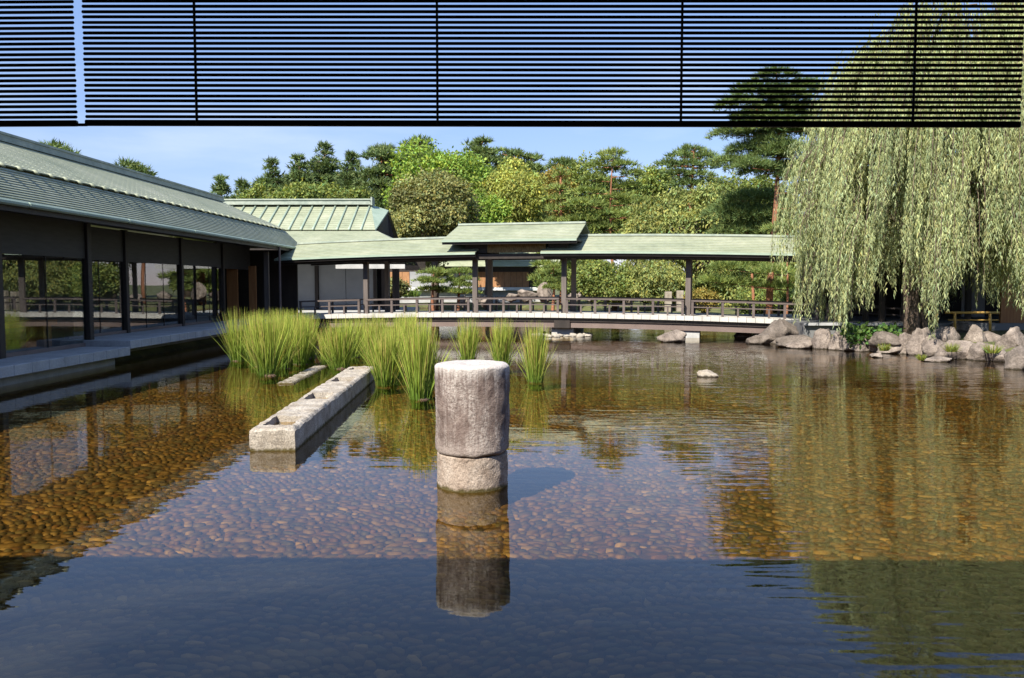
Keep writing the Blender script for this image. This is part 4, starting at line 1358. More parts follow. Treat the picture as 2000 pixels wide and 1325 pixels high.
def broadleaf(x, ytop, Y, wpx, mat, label, seed, ybot=None, leaf=0.28, dens=1.0, lobes=22, group=None, name='broadleaf_tree', droop=0.0, bark='bark', depth=0.9, cat='tree'):
    leaf *= 0.82; lobes = int(lobes * 1.35)
    rng = np.random.default_rng(seed)
    top = W(x, ytop, Y=Y)
    gz_ = ground_z(top.x, Y)
    bot = W(x, ybot, Y=Y).z if ybot else gz_ + (top.z - gz_) * 0.18
    rx = wpx / F_PX * Y / 2
    rz = (top.z - bot) / 2
    c = np.array((top.x, Y, (top.z + bot) / 2))
    root = thing(name, label, cat, (top.x, Y, gz_), group)
    # lobes over an ellipsoid
    k = np.arange(lobes) + 0.5
    ph = np.arccos(1 - 2 * k / lobes); th = math.pi * (1 + 5 ** 0.5) * k + rng.uniform(0, 6)
    dirs = np.stack([np.cos(th) * np.sin(ph), np.sin(th) * np.sin(ph), np.cos(ph)], 1)
    dirs += rng.normal(0, 0.16, dirs.shape)
    rr = rng.uniform(0.42, 0.78, (lobes, 1))
    E = np.array((rx, rx * depth, rz))
    C = c + dirs * rr * E
    R = rng.uniform(0.24, 0.46, lobes)
    P, Nn, tl = [], [], []
    for i in range(lobes):
        m = int(37 * dens * (rx * rz) ** 0.5 / (leaf * 10) * 3.2)
        dd = nrm(rng.normal(0, 1, (m, 3)))
        rad = rng.uniform(0.72, 1.04, (m, 1))
        pts = C[i] + dd * rad * R[i] * E
        q = ((pts[:, None, :] - C[None]) / E) / R[None, :, None]
        dist = np.linalg.norm(q, axis=2); dist[:, i] = 9
        keep = dist.min(1) > 0.72
        pts, dd = pts[keep], dd[keep]
        P.append(pts); Nn.append(dd); tl.append(np.full(len(pts), rng.uniform(0.72, 1.25)))
    P, Nn, tl = np.concatenate(P), np.concatenate(Nn), np.concatenate(tl)
    per = 7
    n = len(P)
    LP = (P[:, None, :] + rng.normal(0, leaf * 0.75, (n, per, 3))).reshape(-1, 3)
    ln = np.repeat(Nn, per, 0)
    D = nrm(ln * 0.4 + rng.normal(0, 0.8, (n * per, 3)) + np.array((0, 0, -0.15 - droop)))
    S = nrm(np.cross(D, nrm(ln + np.array((0, 0, 0.5)) + rng.normal(0, 0.5, ln.shape))))
    L = leaf * rng.uniform(0.7, 1.4, n * per)
    T = tints(rng, n * per) * np.repeat(tl, per)[:, None]
    leaf_mesh('crown', LP, D, S, L, L * (0.62 - 0.2 * min(droop, 1)), T, M[mat], root)
    tr = rx * 0.07 + 0.06
    parts = [tube([(c[0], Y, gz_ - 0.2), (c[0] + 0.1, Y, (gz_ + bot) / 2), (c[0], Y, c[2])], [tr * 1.2, tr, tr * 0.6], 9)]
    for i in range(0, lobes, 2):
        st_ = np.array((c[0], Y, gz_ + (c[2] - gz_) * rng.uniform(0.45, 0.9)))
        mid = (st_ + C[i]) / 2 + np.array((0, 0, 0.1 * rz))
        parts.append(tube([tuple(st_), tuple(mid), tuple(C[i])], [tr * 0.45, tr * 0.3, tr * 0.1], 6))
    mk('trunk', *join(parts), M[bark], root, smooth=True)
    return root

def pad_tufts(rng, C, r, flat, n, up=0.55):
    a = rng.uniform(0, 2 * math.pi, n); d_ = np.sqrt(rng.uniform(0, 1, n))
    edge = 1 + 0.22 * np.sin(a * 3 + rng.uniform(0, 6)) + 0.12 * np.sin(a * 7 + rng.uniform(0, 6))
    zz = flat * r * (np.sqrt(np.clip(1 - d_ ** 2, 0, 1)) * rng.uniform(0.35, 1.0, n) - 0.25)
    P = np.stack([C[0] + np.cos(a) * d_ * r * edge, C[1] + np.sin(a) * d_ * r * edge, C[2] + zz], 1)
    ax = np.stack([np.cos(a) * d_ * 0.8, np.sin(a) * d_ * 0.8, np.full(n, up)], 1)
    return P, nrm(ax)

def pine(x, ytop, Y, wpx, label, seed, kind='pine', mat='lf_pine', bark='redbark', ybase=None, pads=None, layers=9, first=0.3, needle=0.45, nw=0.07, tuft=70, group=None, name='pine_tree', lean=0.0, flat=0.34, per=5, fat=1.0, thick=1.0):
    """kind 'pine': flat cloud pads on a bare stem; 'cone': conical conifer with whorled drooping branches."""
    rng = np.random.default_rng(seed)
    top = W(x, ytop, Y=Y)
    gz_ = ground_z(top.x, Y)
    Hh = top.z - gz_
    rx = wpx / F_PX * Y / 2
    root = thing(name, label, 'tree', (top.x, Y, gz_), group)
    base = np.array((top.x + lean, Y, gz_))
    stem = lambda u: np.array((top.x + lean * (1 - u) + 0.04 * Hh * 0.35 * math.sin(u * 5 + seed), Y + 0.1 * math.sin(u * 4 + seed), gz_ + Hh * u))
    Pd = []
    if pads is None:
        pads = []
        for l in range(layers):
            u = first + (0.985 - first) * (l / (layers - 1)) if layers > 1 else 0.95
            if kind == 'cone':
                rad = rx * (1 - (u - first) / (1 - first)) ** 0.85 * rng.uniform(0.78, 1.12) + 0.05 * rx
                m = max(3, int(rng.integers(6, 9) * (0.5 + rad / rx)))
            else:
                t_ = (u - first) / (1 - first)
                rad = rx * (1 - 0.72 * t_ ** 1.6) * rng.uniform(0.75, 1.05)
                m = int(rng.integers(4, 7)) if t_ < 0.9 else 3
            a0 = rng.uniform(0, 6.28)
            for j in range(m):
                a = a0 + j * 2 * math.pi / m + rng.normal(0, 0.25)
                d_ = rad * rng.uniform(0.4, 0.72)
                pr = rad * rng.uniform(0.36, 0.52) * (1.15 if kind == 'cone' else fat)
                s_ = stem(min(1, u + rng.normal(0, 0.012)))
                z = s_[2] + (-0.22 * d_ if kind == 'cone' else rng.normal(0, 0.04) * Hh * 0.3)
                pads.append((s_[0] + math.cos(a) * d_, s_[1] + math.sin(a) * d_, z, max(pr, 0.07 * rx + 0.1)))
        s_ = stem(0.99); pads.append((s_[0], s_[1], s_[2] - 0.1, max(0.12 * rx, 0.25)))
    NP, ND, NT = [], [], []
    for (cx, cy, cz, pr) in pads:
        n = max(10, int(tuft * pr * pr / (needle * needle) * (0.27 if kind == 'pine' else 0.30)))
        P, ax = pad_tufts(rng, (cx, cy, cz), pr, flat, n, 0.55 if kind == 'pine' else 0.35)
        P = np.repeat(P, per, 0); ax = np.repeat(ax, per, 0)
        D = nrm(ax + rng.normal(0, 0.55, P.shape))
        NP.append(P + rng.normal(0, 0.03, P.shape)); ND.append(D)
        NT.append(tints(rng, len(P), 0.62, 1.32, 0.10) * rng.uniform(0.85, 1.15))
    P, D, T = np.concatenate(NP), np.concatenate(ND), np.concatenate(NT)
    needle_mesh('crown', P, D, needle * rng.uniform(0.7, 1.25, len(P)), nw, T, M[mat], root)
    tr = (0.022 * Hh + 0.05) * thick
    us = np.linspace(-0.02, 0.98, 9)
    parts = [tube([tuple(stem(u)) for u in us], [tr * (1.15 - 0.95 * max(u, 0)) for u in us], 9)]
    for (cx, cy, cz, pr) in pads:
        u = min(0.97, max(0.05, (cz - 0.12 * math.hypot(cx - top.x, cy - Y) - gz_) / Hh))
        s_ = stem(u)
        mid = ((s_[0] + cx) / 2, (s_[1] + cy) / 2, (s_[2] + cz) / 2 - 0.04 * pr)
        parts.append(tube([tuple(s_), mid, (cx, cy, cz - 0.15 * flat * pr)], [tr * 0.32, tr * 0.24, tr * 0.08], 5))
    mk('trunk', *join(parts), M[bark], root, smooth=True)
    return root

def px_pads(L, Y):
    out = []
    for (x, y, r) in L:
        p = W(x, y, Y=Y + random.uniform(-0.8, 0.8))
        out.append((p.x, p.y, p.z, r / F_PX * Y))
    return out
BG = 'trees rising behind the garden'
# skyline, left to right
pine(268, 326, 52, 200, 'pine crown just showing over the left gallery roof ridge', 1, first=0.55, layers=11, flat=0.7, fat=1.25, needle=0.4, nw=0.08, group=BG)
pine(112, 292, 46, 190, 'pine tip barely showing over the far left of the gallery roof', 2, first=0.6, layers=11, flat=0.7, fat=1.25, needle=0.4, nw=0.08, group=BG)
pine(428, 346, 70, 60, 'small dark lopsided pine standing alone against the sky left', 3, first=0.55, layers=11, flat=0.7, fat=1.25, needle=0.42, nw=0.10, mat='lf_cedar', group=BG)
pine(471, 354, 82, 110, 'short bushy conifer right of the small lone pine', 4, kind='cone', first=0.42, layers=14, flat=0.5, bark='bark', needle=0.55, nw=0.12, mat='lf_pine', group=BG, name='conifer_tree')
pine(531, 314, 84, 150, 'dark conical cedar, leftmost tall one above the hall roof', 5, kind='cone', first=0.42, layers=14, flat=0.5, bark='bark', needle=0.55, nw=0.12, mat='lf_cedar', group=BG, name='conifer_tree')
pine(588, 305, 84, 150, 'conical cedar second from the left above the hall roof', 6, kind='cone', first=0.42, layers=14, flat=0.5, bark='bark', needle=0.55, nw=0.12, mat='lf_cedar', group=BG, name='conifer_tree')
pine(637, 281, 88, 160, 'tallest conical cedar above the hall roof', 7, kind='cone', first=0.42, layers=14, flat=0.5, bark='bark', needle=0.55, nw=0.12, mat='lf_cedar', group=BG, name='conifer_tree')
pine(686, 300, 84, 140, 'conical cedar right of the tallest one above the hall roof', 8, kind='cone', first=0.42, layers=14, flat=0.5, bark='bark', needle=0.55, nw=0.12, mat='lf_cedar', group=BG, name='conifer_tree')
pine(742, 290, 80, 190, 'dark spreading pine behind the hall gable', 9, first=0.22, layers=11, flat=0.7, fat=1.25, needle=0.55, nw=0.11, mat='lf_cedar', group=BG)
pine(812, 278, 92, 200, 'dark pine crest left behind the bright green tree', 10, first=0.35, layers=11, flat=0.7, fat=1.25, needle=0.6, nw=0.13, group=BG)
pine(938, 277, 94, 180, 'dark pine crest right behind the bright green tree', 11, first=0.35, layers=11, flat=0.7, fat=1.25, needle=0.6, nw=0.13, group=BG)
pine(1000, 298, 98, 170, 'dark pine tip above the drooping yellow-green tree', 12, first=0.3, layers=11, flat=0.7, fat=1.25, needle=0.6, nw=0.13, group=BG)
pine(1042, 308, 98, 160, 'dark pine tip second right of the bright green tree', 13, first=0.3, layers=11, flat=0.7, fat=1.25, needle=0.6, nw=0.13, group=BG)
pine(1104, 316, 96, 150, 'dark pine tip left of the red-trunked pine top', 14, first=0.3, layers=11, flat=0.7, fat=1.25, needle=0.6, nw=0.13, group=BG)
broadleaf(600, 362, 72, 190, 'lf_mid', 'low rounded green tree along the hall roof ridge', 20, ybot=470, leaf=0.34, group=BG)
broadleaf(514, 372, 76, 90, 'lf_mid', 'small rounded green tree at the left end of the hall ridge', 21, ybot=470, leaf=0.34, group=BG)
broadleaf(686, 372, 74, 90, 'lf_mid', 'rounded green tree at the right end of the hall ridge', 22, ybot=470, leaf=0.34, group=BG)
broadleaf(885, 284, 80, 230, 'lf_bright', 'big bright green broadleaf tree, highest mass in the middle', 23, ybot=500, leaf=0.36, dens=1.05, lobes=34, group=BG)
broadleaf(846, 336, 64, 180, 'lf_olive', 'olive-brown rounded tree in front of the bright green one', 24, ybot=500, leaf=0.25, dens=1.15, lobes=30, group=BG)
broadleaf(1002, 322, 76, 130, 'lf_yellow', 'pale yellow-green drooping tree right of the bright green one', 25, ybot=480, leaf=0.34, lobes=26, droop=0.9, group=BG)
broadleaf(950, 380, 70, 90, 'lf_bright', 'lower bright green bough tree above the bridge roof', 26, ybot=480, leaf=0.3, lobes=18, droop=0.4, group=BG)
broadleaf(1070, 322, 92, 120, 'lf_autumn', 'tree with yellowing leaves behind the layered pine', 27, ybot=480, leaf=0.36, lobes=22, group=BG)
broadleaf(1160, 330, 94, 150, 'lf_mid', 'green tree filling behind the red-trunked pine left side', 28, ybot=500, leaf=0.38, lobes=24, group=BG)
broadleaf(1275, 326, 92, 170, 'lf_mid', 'rounded green tree behind the red-trunked pine right side', 29, ybot=500, leaf=0.38, lobes=26, group=BG)
broadleaf(1405, 352, 88, 160, 'lf_mid', 'rounded green tree in the gap left of the tall dark pine', 30, ybot=520, leaf=0.36, lobes=24, group=BG)
broadleaf(1490, 335, 84, 140, 'lf_mid', 'green tree behind the tall dark pine trunk', 31, ybot=520, leaf=0.36, lobes=22, group=BG)
pine(1098, 338, 68, 130, 'layered green pine left of the red-trunked pine', 32, first=0.12, layers=11, needle=0.5, nw=0.085, mat='lf_pine_b', group=BG)
pine(1197, 291, 66, 170, 'tall pine with bare red trunk above the bridge roof', 33, pads=px_pads([
    (1197, 302, 25), (1188, 314, 20), (1166, 326, 22), (1216, 324, 25), (1198, 334, 20), (1236, 342, 22), (1158, 352, 25), (1226, 368, 30), (1148, 376, 30), (1162, 405, 34),
    (1240, 398, 32), (1228, 424, 34), (1138, 432, 36), (1180, 448, 40), (1252, 444, 34), (1215, 460, 36), (1186, 356, 22), (1206, 388, 26), (1180, 420, 28), (1130, 400, 26), (1260, 420, 26)], 66.2), needle=0.42, nw=0.075, mat='lf_pine_b', group=BG, thick=0.42, flat=0.42)
pine(1352, 283, 82, 130, 'dark umbrella pine left of the tall dark pine', 34, pads=px_pads([
    (1348, 296, 26), (1326, 306, 24), (1372, 308, 28), (1306, 322, 22), (1342, 324, 30), (1386, 326, 24), (1322, 340, 24), (1362, 344, 28), (1340, 362, 30), (1385, 356, 22)], 82), needle=0.5, nw=0.09, mat='lf_pine', group=BG, flat=0.5)
broadleaf(1350, 366, 56, 250, 'lf_weep', 'weeping tree with hanging leafy boughs above the right bridge roof', 35, ybot=600, leaf=0.27, dens=1.0, lobes=40, droop=1.2, group=BG, depth=0.55)
# tall dark pine with explicit cloud pads
pine(1518, 120, 42, 200, 'tall dark pine with stepped cloud pads beside the willow', 36, pads=px_pads([
    (1515, 150, 40), (1475, 180, 45), (1560, 175, 50), (1440, 205, 40), (1520, 215, 55), (1590, 215, 50), (1430, 262, 42), (1480, 258, 46), (1545, 262, 52),
    (1460, 296, 44), (1500, 305, 40), (1560, 300, 46), (1425, 318, 40), (1470, 326, 46), (1540, 328, 44), (1590, 320, 44), (1575, 372, 36), (1600, 400, 40),
    (1500, 238, 50), (1550, 242, 52), (1465, 232, 40), (1530, 192, 52), (1590, 250, 50), (1500, 280, 44), (1525, 290, 40), (1490, 338, 40), (1560, 345, 40)], 42),
    needle=0.30, nw=0.035, flat=0.42, tuft=85, per=6, group=BG, bark='redbark', thick=0.5)
pine(1450, 372, 45, 130, 'dark bushy pine leaning over the right bridge roof', 37, pads=px_pads([
    (1455, 392, 44), (1490, 388, 40), (1425, 415, 44), (1470, 425, 56), (1510, 418, 44), (1445, 452, 50), (1495, 456, 48)], 45),
    needle=0.30, nw=0.038, flat=0.6, tuft=90, per=6, group=BG, thick=0.4, lean=0.8)
pine(1540, 430, 41, 130, 'bright pine with low pads just left of the willow', 38, pads=px_pads([
    (1530, 448, 36), (1568, 440, 36), (1555, 478, 44), (1420, 525, 36), (1460, 518, 34), (1505, 532, 36), (1395, 550, 32), (1438, 556, 40), (1525, 560, 34), (1560, 548, 36)], 41),
    needle=0.28, nw=0.034, flat=0.42, tuft=85, per=6, mat='lf_pine_b', group=BG, thick=0.4)
broadleaf(1500, 470, 70, 220, 'lf_mid', 'shaded green tree low behind the bright pine left of the willow', 51, ybot=580, leaf=0.3, lobes=22, group=BG)
broadleaf(1640, 420, 62, 240, 'lf_mid', 'green tree glimpsed through the willow left side', 52, ybot=590, leaf=0.3, lobes=22, group=BG)
broadleaf(900, 470, 96, 300, 'lf_mid', 'green tree rising directly behind the far lodge roof', 53, ybot=580, leaf=0.4, lobes=22, group=BG)
# garden beyond the bridge
GB = 'planting beyond the bridge'
broadleaf(1200, 516, 54, 170, 'lf_mid', 'spreading shrub seen under the bridge roof right of the middle posts', 40, ybot=590, leaf=0.2, lobes=24, group=GB, name='garden_shrub', cat='shrub')
broadleaf(1290, 512, 52, 130, 'lf_weep', 'leafy weeping shrub left of the right-hand bridge post', 41, ybot=596, leaf=0.22, lobes=22, droop=1.2, group=GB, name='garden_shrub', cat='shrub')
broadleaf(1380, 520, 58, 120, 'lf_mid', 'dark green shrub behind the right-hand bridge post', 42, ybot=596, leaf=0.24, lobes=20, group=GB, name='garden_shrub', cat='shrub')
broadleaf(1372, 566, 47, 60, 'lf_autumn', 'small yellowing bush above the railing right of the right-hand post', 43, ybot=605, leaf=0.13, lobes=14, group=GB, name='garden_shrub', cat='shrub')
broadleaf(1500, 560, 46, 150, 'lf_mid', 'low dark shrub by the willow seen over the railing', 44, ybot=612, leaf=0.16, lobes=18, group=GB, name='garden_shrub', cat='shrub')
broadleaf(1140, 500, 84, 120, 'lf_mid', 'green tree seen between the two middle right bridge posts', 45, ybot=592, leaf=0.3, lobes=20, group=GB)
broadleaf(765, 545, 60, 60, 'lf_olive', 'dark shrub beyond the hall corner posts', 46, ybot=585, leaf=0.2, lobes=12, group=GB, name='garden_shrub', cat='shrub')
pine(846, 521, 60, 70, 'bright cloud-pruned pine, left of the pair framed by the bridge', 47, pads=px_pads([
    (848, 533, 26), (866, 540, 16), (832, 548, 20), (846, 552, 22), (838, 566, 20), (862, 566, 18)], 60), needle=0.26, nw=0.05, flat=0.4, mat='lf_pine_b', group=GB)
pine(896, 521, 61, 70, 'bright cloud-pruned pine, right of the pair framed by the bridge', 48, pads=px_pads([
    (898, 533, 28), (912, 546, 20), (884, 550, 20), (902, 558, 24), (880, 570, 22), (912, 572, 22)], 61), needle=0.26, nw=0.05, flat=0.4, mat='lf_pine_b', group=GB)
pine(1081, 515, 62, 46, 'small cloud-pruned pine beside the far lodge door', 49, pads=px_pads([
    (1081, 523, 15), (1074, 533, 15), (1090, 537, 14), (1078, 548, 16), (1092, 553, 14), (1080, 562, 17)], 62), needle=0.22, nw=0.05, flat=0.42, mat='lf_pine_b', group=GB)

# weeping willow
def willow():
    rng = np.random.default_rng(77)
    b = W(1782, 652, h=0.45)
    root = thing('willow_tree', 'large weeping willow with trailing pale green strands on the right bank', 'tree', (b.x, b.y, 0.3))
    cx, cy = b.x + 0.95, b.y - 0.2
    RX, RY = 4.1, 3.6
    ncl, per = 430, 14
    ns = ncl * per
    th = np.repeat(rng.uniform(0, 2 * math.pi, ncl), per); rr = np.repeat(np.sqrt(rng.uniform(0.02, 1, ncl)), per)
    dome = np.sqrt(np.clip(1 - rr ** 2.2, 0, 1))
    zmax = 4.0 + 6.9 * dome ** 0.85
    hang = np.repeat(rng.uniform(0, 1, ncl), per); lev = np.repeat(rng.uniform(0.05, 1.0, ncl), per)
    z0 = np.where(hang < 0.42, zmax * (0.9 + 0.1 * lev), 3.2 + (zmax - 3.2) * lev) + rng.normal(0, 0.22, ns)
    lump = 1 + 0.10 * np.sin(th * 5 + 1.0) + 0.07 * np.sin(th * 11 + z0 * 1.3)
    ox = cx + np.cos(th) * rr * RX * lump; oy = cy + np.sin(th) * rr * RY * lump
    ox = ox + rng.normal(0, 0.17, ns); oy = oy + rng.normal(0, 0.17, ns)
    ln = np.repeat(rng.uniform(1.8, 4.4, ncl), per) * rng.uniform(0.7, 1.08, ns)
    zend = z0 - ln
    floor_ = 0.75 + 1.2 * rng.uniform(0, 1, ns) ** 1.5 + np.where(ox > cx - 1.2, 0.9 * rng.uniform(0, 1, ns), 0) + 0.5 * np.sin(ox * 2.3) ** 2
    floor_ = np.where(ox > cx + 1.9, 3.3 + 1.0 * rng.uniform(0, 1, ns), floor_ + np.where(np.abs(ox - cx + 0.6) < 0.8, 0.8, 0.0))
    leftlow = (ox < cx - 1.6) & (np.repeat(rng.uniform(0, 1, ncl), per) < 0.5)
    floor_ = np.where(leftlow, 0.15 + 0.5 * rng.uniform(0, 1, ns), floor_)
    zend = np.maximum(zend, floor_)
    ln = np.maximum(z0 - zend, 0.5)
    P, D, T = [], [], []
    twigs = []
    for i in range(ns):
        m = int(ln[i] / 0.036)
        u = (np.arange(m) + rng.uniform(0, 1, m)) / m
        oa = th[i]
        reach = 0.25 + 0.45 * rng.uniform()
        sx = np.cos(oa) * reach * (1 - np.exp(-u * 4)) + 0.05 * np.sin(u * 5 + i)
        sy = np.sin(oa) * reach * (1 - np.exp(-u * 4)) + 0.05 * np.cos(u * 4 + i)
        sz = z0[i] - ln[i] * u + 0.16 * np.sin(np.clip(u * 9, 0, math.pi))
        p = np.stack([ox[i] + sx, oy[i] + sy, sz], 1) + rng.normal(0, 0.022, (m, 3))
        a = rng.uniform(0, 2 * math.pi, m)
        d_ = np.stack([np.cos(a) * 0.42, np.sin(a) * 0.42, -np.ones(m) * rng.uniform(0.7, 1.3, m)], 1)
        P.append(p); D.append(nrm(d_)); T.append(tints(rng, m, 0.7, 1.25, 0.07) * rng.uniform(0.75, 1.2))
        if i % 3 == 0:
            q = [(ox[i] + np.cos(oa) * reach * (1 - math.exp(-t_ * 4)), oy[i] + np.sin(oa) * reach * (1 - math.exp(-t_ * 4)), z0[i] - ln[i] * t_) for t_ in (0, 0.25, 0.6, 1.0)]
            twigs.append(tube(q, [0.012, 0.010, 0.008, 0.004], 4, False))
    P, D, T = np.concatenate(P), np.concatenate(D), np.concatenate(T)
    S = nrm(np.cross(D, rng.normal(0, 1, D.shape)))
    L = rng.uniform(0.10, 0.18, len(P))
    V = np.stack([P - S * L[:, None] * 0.10, P + S * L[:, None] * 0.10, P + D * L[:, None]], 1).reshape(-1, 3)
    mk('crown', V, np.arange(len(P) * 3).reshape(-1, 3), M['lf_willow'], root, tint=np.repeat(T, 3, 0))
    mk('twigs', *join(twigs), M['bark'], root)
    parts = [tube([(b.x, b.y, 0.1), (b.x - 0.05, b.y, 1.0), (b.x - 0.12, b.y, 2.2), (b.x + 0.1, b.y, 4.5), (b.x + 0.4, b.y, 7.5), (b.x + 0.5, b.y, 9.8)], [0.30, 0.22, 0.24, 0.2, 0.13, 0.04], 12),
             tube([(b.x + 0.38, b.y + 0.2, 0.1), (b.x + 0.42, b.y + 0.2, 1.2), (b.x + 0.62, b.y + 0.2, 3.2), (b.x + 1.6, b.y, 6.2), (b.x + 2.4, b.y, 7.8)], [0.17, 0.13, 0.12, 0.09, 0.03], 10)]
    for k in range(16):
        a = k * 2.4; u = 0.35 + 0.04 * k
        h0 = 3.0 + 0.4 * k
        r = 3.6 * (1 - 0.4 * (k / 16))
        parts.append(tube([(b.x + 0.2, b.y, h0), (b.x + 0.4 + math.cos(a) * r * 0.5, b.y + math.sin(a) * r * 0.4, h0 + 1.2), (cx + math.cos(a) * r, cy + math.sin(a) * r * 0.75, h0 + 1.0)], [0.09, 0.06, 0.02], 6))
    mk('trunk', *join(parts), M['bark'], root, smooth=True)
willow()

# ------------------------------------------------------------------ teahouse at the right behind the willow
tea = thing('garden_pavilion', 'dark garden pavilion with cedar wall half hidden behind the willow', 'building', (15, 30, 0.3))
B('floor', M['floor'], tea, 9.3, 24, 27.6, 36, 0.1, 0.72)  # dark floor colour stands in for the shade along this base
B('floor_edge', M['terrace'], tea, 9.3, 13.2, 27.45, 27.59, 0.65, 0.735)
B('rear_wall', M['darkwood'], tea, 11.3, 24, 34.0, 34.12, 0.7, 3.6)
B('ceiling', M['darkwood'], tea, 12.0, 24, 27.0, 35, 3.45, 3.52)
xw = W(1957, 560, Y=27.9).x
B('cedar_wall', M['cedar'], tea, xw, xw + 0.85, 27.9, 28.0, 0.7, W(1975, 516, Y=27.9).z)
B('cedar_wall', M['cedar'], tea, xw + 0.87, 24, 28.1, 28.2, 0.7, 3.4)
B('upper_wall', M['darkwood'], tea, W(1895, 500, Y=27.95).x, 24, 28.02, 28.09, W(1975, 516, Y=27.9).z + 0.01, 3.45)
for xx in (1690, 1722, 1766, 1830, 1890):
    p = W(xx, 600, Y=29.0)
    B('post', M['darkwood'], tea, p.x - 0.08, p.x + 0.08, 28.9, 29.06, 0.72, 3.45)
t_roof = part('roof', tea)
for i in range(10):
    a, b_ = i / 10, (i + 1) / 10
    y0, y1, z0, z1 = 26.6, 31.0, 3.62, 5.6
    v, f = slab_strip([(12.2, y0 + (y1 - y0) * a, z0 + (z1 - z0) * a), (26, y0 + (y1 - y0) * a, z0 + (z1 - z0) * a)],
                      [(12.2, y0 + (y1 - y0) * b_, z0 + (z1 - z0) * b_), (26, y0 + (y1 - y0) * b_, z0 + (z1 - z0) * b_)], 0.03, 0.03)
    mk('roof_course', v, f, M['copper'], t_roof)
mk('rear_roof', [(12.2, 31.0, 5.6), (26, 31.0, 5.6), (26, 36, 3.6), (12.2, 36, 3.6)], [(0, 1, 2, 3)], M['copper'], tea)
B('eave_board', M['darkwood'], tea, 12.2, 26, 26.62, 26.74, 3.44, 3.6)
B('wall_panel', M['white_wall'], tea, W(1880, 560, Y=33).x, W(1925, 560, Y=33).x, 33.0, 33.05, 0.72, 3.0)
rl = thing('bamboo_railing', 'yellow bamboo railing in front of the pavilion beyond the boulders', 'railing', (W(1895, 640, Y=26.3).x, 26.3, 0.5))
def bam(x0, y0, x1, y1, r, name='rail'):
    a = W(x0, y0, Y=26.3); b_ = W(x1, y1, Y=26.3)
    v, f = tube([a, b_], r, 10); mk(name, v, f, M['bamboo'], rl, smooth=True)
bam(1846, 611, 1952, 611, 0.04); bam(1852, 625.5, 1950, 625.5, 0.018)
for xx in (1865, 1934): bam(xx, 611, xx, 646, 0.04, 'post')
bam(1820, 607, 1838, 607, 0.025); bam(1831, 607, 1831, 632, 0.025, 'post')

# ------------------------------------------------------------------ far lodge beyond the bridge
lo = thing('far_lodge', 'low timber lodge with green eave framed by the bridge posts', 'building', (-2, 76, 0.3))
YL = 74.0
LX = lambda x: W(x, 550, Y=YL).x
LZ = lambda y: W(1000, y, Y=YL).z
l_roof = part('roof', lo); l_wall = part('timber_wall', lo)
for i in range(6):
    a, b_ = i / 6, (i + 1) / 6
    y0, y1, z0, z1 = YL - 0.9, YL + 3, W(1000, 521, Y=YL - 0.9).z, 6.2
    v, f = slab_strip([(LX(840), y0 + (y1 - y0) * a, z0 + (z1 - z0) * a), (LX(1098), y0 + (y1 - y0) * a, z0 + (z1 - z0) * a)],
                      [(LX(840), y0 + (y1 - y0) * b_, z0 + (z1 - z0) * b_), (LX(1098), y0 + (y1 - y0) * b_, z0 + (z1 - z0) * b_)], 0.03, 0.03)
    mk('roof_course', v, f, M['copper'], l_roof)
B('upper_wall', M['darkwood'], lo, LX(760), LX(1098), YL, YL + 0.1, LZ(531), 3.7)
n = 9
for k in range(n):
    a, b_ = LX(925) + (LX(1033) - LX(925)) * k / n, LX(925) + (LX(1033) - LX(925)) * (k + 1) / n
    B('timber_panel', M['cedar_slat'], l_wall, a + 0.01, b_ - 0.01, YL - 0.05, YL + 0.05, LZ(561), LZ(531.5))
n = 5
for k in range(n):
    a, b_ = LX(730) + (LX(800) - LX(730)) * k / n, LX(730) + (LX(800) - LX(730)) * (k + 1) / n
    B('timber_panel', M['cedar_slat'], l_wall, a + 0.01, b_ - 0.01, YL - 0.05, YL + 0.05, LZ(561), LZ(531.5))
B('door_opening', M['darkwood'], lo, LX(1033.5), LX(1068), YL + 0.1, YL + 0.2, LZ(561), LZ(531))
B('door_post', M['postwood'], lo, LX(1052), LX(1054), YL - 0.04, YL + 0.06, LZ(561), LZ(531))
B('wall_panel', M['shade_grey'], lo, LX(800), LX(924), YL, YL + 0.1, LZ(561), LZ(531))
B('white_base', M['white_wall'], lo, LX(730), LX(1068), YL - 0.7, YL + 0.3, LZ(567.5), LZ(561.5))
B('rear_wall', M['darkwood'], lo, LX(735), LX(1070), YL + 0.5, YL + 0.6, 0.6, 3.7)
B('under_wall', M['terrace'], lo, LX(735), LX(1066), YL - 0.2, YL + 0.25, 0.0, LZ(567.6))
# far shore rocks and stone posts
FR = 'rocks on the far shore'
for k, (x, yb, w_, yt, lab, mt, Y) in enumerate([
    (1064, 582, 40, 558, 'pointed brown rock under the small cloud-pruned pine', 'rock', 63),
    (1030, 583, 52, 566, 'broad brown rock left of the pointed brown rock', 'rock', 64),
    (1002, 584, 34, 572, 'low brown rock at the left of the far brown group', 'rock', 64),
    (936, 588, 14, 572, 'small white upright stone by the left middle bridge post', 'rock_pale', 66),
    (905, 592, 26, 576, 'pale rock on the far shore below the cloud-pruned pair', 'rock_pale', 66),
    (946, 592, 18, 577, 'grey rock right of the small white upright stone', 'rock', 66),
    (1125, 584, 40, 568, 'flat rock right of the small cloud-pruned pine', 'rock', 62),
    (1160, 588, 36, 576, 'low rock under the spreading shrub', 'rock', 60),
    (1222, 590, 40, 577, 'pale low rock right of the spreading shrub', 'rock_pale', 58),
    (760, 588, 16, 570, 'white stone seen between the hall corner posts', 'rock_pale', 60),
    (1270, 592, 34, 580, 'grey rock left of the pair of stone posts', 'rock', 57)]):
    rock(430 + k, x, yb, w_ * 0.85, yt, lab, mat=mt, group=FR, Y=Y)
